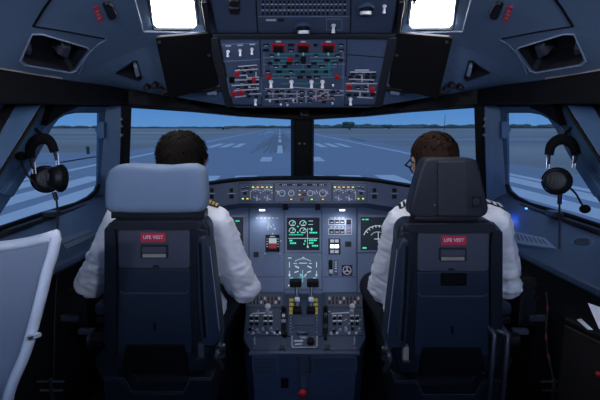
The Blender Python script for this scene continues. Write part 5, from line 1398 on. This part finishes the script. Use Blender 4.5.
# flight case with papers
a = P(560, 330, 1.36)
t = thing('flight_case', V((1.0, 1.3, 0)), 'black flight case standing at the lower right beside the side console', 'case')
top_ = [P(564, 316, 1.45), P(578, 306, 1.52), P(640, 338, 1.30), P(630, 372, 1.22)]
zc = sum(p.z for p in top_) / 4
top_ = [V((p.x, p.y, zc)) for p in top_]
bm = nb(); prism(bm, [V((p.x, p.y, .005)) for p in top_], UP, 0, zc - .01); mk('case_body', bm, 'bag', t, bev=.012)
bm = nb(); loft(bm, [[p + V((0, 0, -.012)) for p in top_], [p + V((0, 0, .012)) for p in top_]]); mk('case_lid', bm, 'black', t, bev=.008)
bm = nb(); c = P(598, 374, 1.26); ell(bm, c, (.008, .008, .008)); mk('red_catch', bm, 'red', t)
def sheet(pts, d, label):
    Q = [P(x, y, dd) for (x, y), dd in zip(pts, d)]
    pl = Plane(Q[0], Q[1], Q[2])
    Q = [p - pl.n * (p - pl.o).dot(pl.n) for p in Q]
    return mk('paper_sheet', prism(nb(), Q, pl.n, 0, .0015), 'paper', label=label, cat='paper')
sheet([(577, 320), (581, 319), (593, 330), (588, 331.5)], (1.40, 1.41, 1.31, 1.31), 'narrow white paper slip lying on the black flight case')
sheet([(588, 303), (602, 308), (606, 330), (598, 328)], (1.42, 1.36, 1.28, 1.30), 'white paper sheet leaning at the right edge above the flight case')
# door-side equipment in the dark under the consoles
for m, lb in ((-1, 'left'), (1, 'right')):
    X = (lambda p: p) if m < 0 else MX
    c = X(P(66, 290, 1.82))
    t = thing('oxygen_mask_box', c, 'dark equipment box with knobs below the %s side console' % lb, 'equipment box')
    bm = nb(); box(bm, (c.x - .09, c.y - .01, c.z - .16), (c.x + .09, c.y + .12, c.z + .06)); mk('box_body', bm, 'recess_dark', t, bev=.006)
    for dx, dz in ((-.03, .02), (-.02, -.03), (.03, .0)): mk('knob', cyl(nb(), c + V((dx, -.01, dz)), V((0, -1, 0)), .014, 0, .02, 12), 'black', t, bev=.002)
    bm = nb(); c2 = X(P(70, 318, 1.75)); box(bm, c2 - V((.035, .01, .012)), c2 + V((.035, .01, .012)))
    mk('metal_tab', bm, 'seat_edge', t, bev=.003)
# ================================================================== LIGHT
for m, lb in ((-1, 'left'), (1, 'right')):
    c = V((m * .55, -.52, 1.52))  # unseen lamps added behind the camera to brighten seat backs and ceiling
    t = thing('added_fill_lamp', c + V((0, 0, .1)), 'round white globe lamp on a stem from the rear ceiling, %s of the pair' % lb, 'lamp', 'rear cabin lamps')
    bm = nb(); tube(bm, [c + V((0, 0, .30)), c + V((0, 0, .06))], .012, 10); mk('stem', bm, 'dark_metal', t)
    bm = nb(); ell(bm, c, (.06, .06, .06)); mk('globe', bm, 'fill_globe_glow', t, smooth=True)
    bm = nb(); pr = [(.0, -.115), (.10, -.105), (.16, -.085), (.19, -.062), (.185, -.058), (.155, -.078), (.10, -.095), (.0, -.105)]  # bowl added to block downward light so the lower cockpit stays dim
    loft(bm, [[c + V((max(r, .001) * math.cos(2 * math.pi * k / 32), max(r, .001) * math.sin(2 * math.pi * k / 32), z)) for k in range(32)] for r, z in pr]); mk('light_cutoff_bowl', bm, 'dark_metal', t, smooth=True)
w = bpy.data.worlds.new('sky'); SC.world = w; w.use_nodes = True
nt = w.node_tree; bg = nt.nodes['Background']
tc = nt.nodes.new('ShaderNodeTexCoord'); sx = nt.nodes.new('ShaderNodeSeparateXYZ'); cr = nt.nodes.new('ShaderNodeValToRGB')
nt.links.new(tc.outputs['Generated'], sx.inputs[0]); nt.links.new(sx.outputs['Z'], cr.inputs['Fac']); nt.links.new(cr.outputs['Color'], bg.inputs['Color'])
e = cr.color_ramp.elements
e[0].position = 0.; e[0].color = (.115, .29, .62, 1)
e[1].position = .6; e[1].color = (.27, .44, .80, 1)
x = e.new(.06); x.color = (.075, .24, .60, 1)
bg.inputs['Strength'].default_value = 1.0
SC.view_settings.view_transform = 'Standard'; SC.view_settings.look = 'None'
SC.view_settings.exposure = 0.; SC.view_settings.gamma = 1.; SC.view_settings.use_curve_mapping = False
SC.cycles.use_denoising = True
SC.cycles.max_bounces = 8; SC.cycles.diffuse_bounces = 5

GROUPS = {'sun_visor': 'sun visors beside the overhead panel', 'side_console': 'side consoles', 'air_gasper': 'ceiling air outlets', 'warning_placard': 'red ceiling placards', 'panel_latch': 'ceiling panel latches',
          'recess_fitting': 'fittings in the ceiling recesses', 'headset_hook': 'headset hooks', 'distant_tree': 'trees on the horizon', 'side_stick': 'control sticks', 'chart_holder': 'console plates', 'sill_rail': 'window sill rails',
          'oxygen_mask_box': 'equipment boxes below the consoles', 'rail_fitting': 'floor fittings', 'paper_sheet': 'loose white papers', 'post_screw': 'screws in the centre post', 'window_latch': 'window post latches'}
for o in list(bpy.data.objects):
    k = o.name.split('.')[0]
    if o.parent is None and k in GROUPS and 'category' in o and 'group' not in o: o['group'] = GROUPS[k]
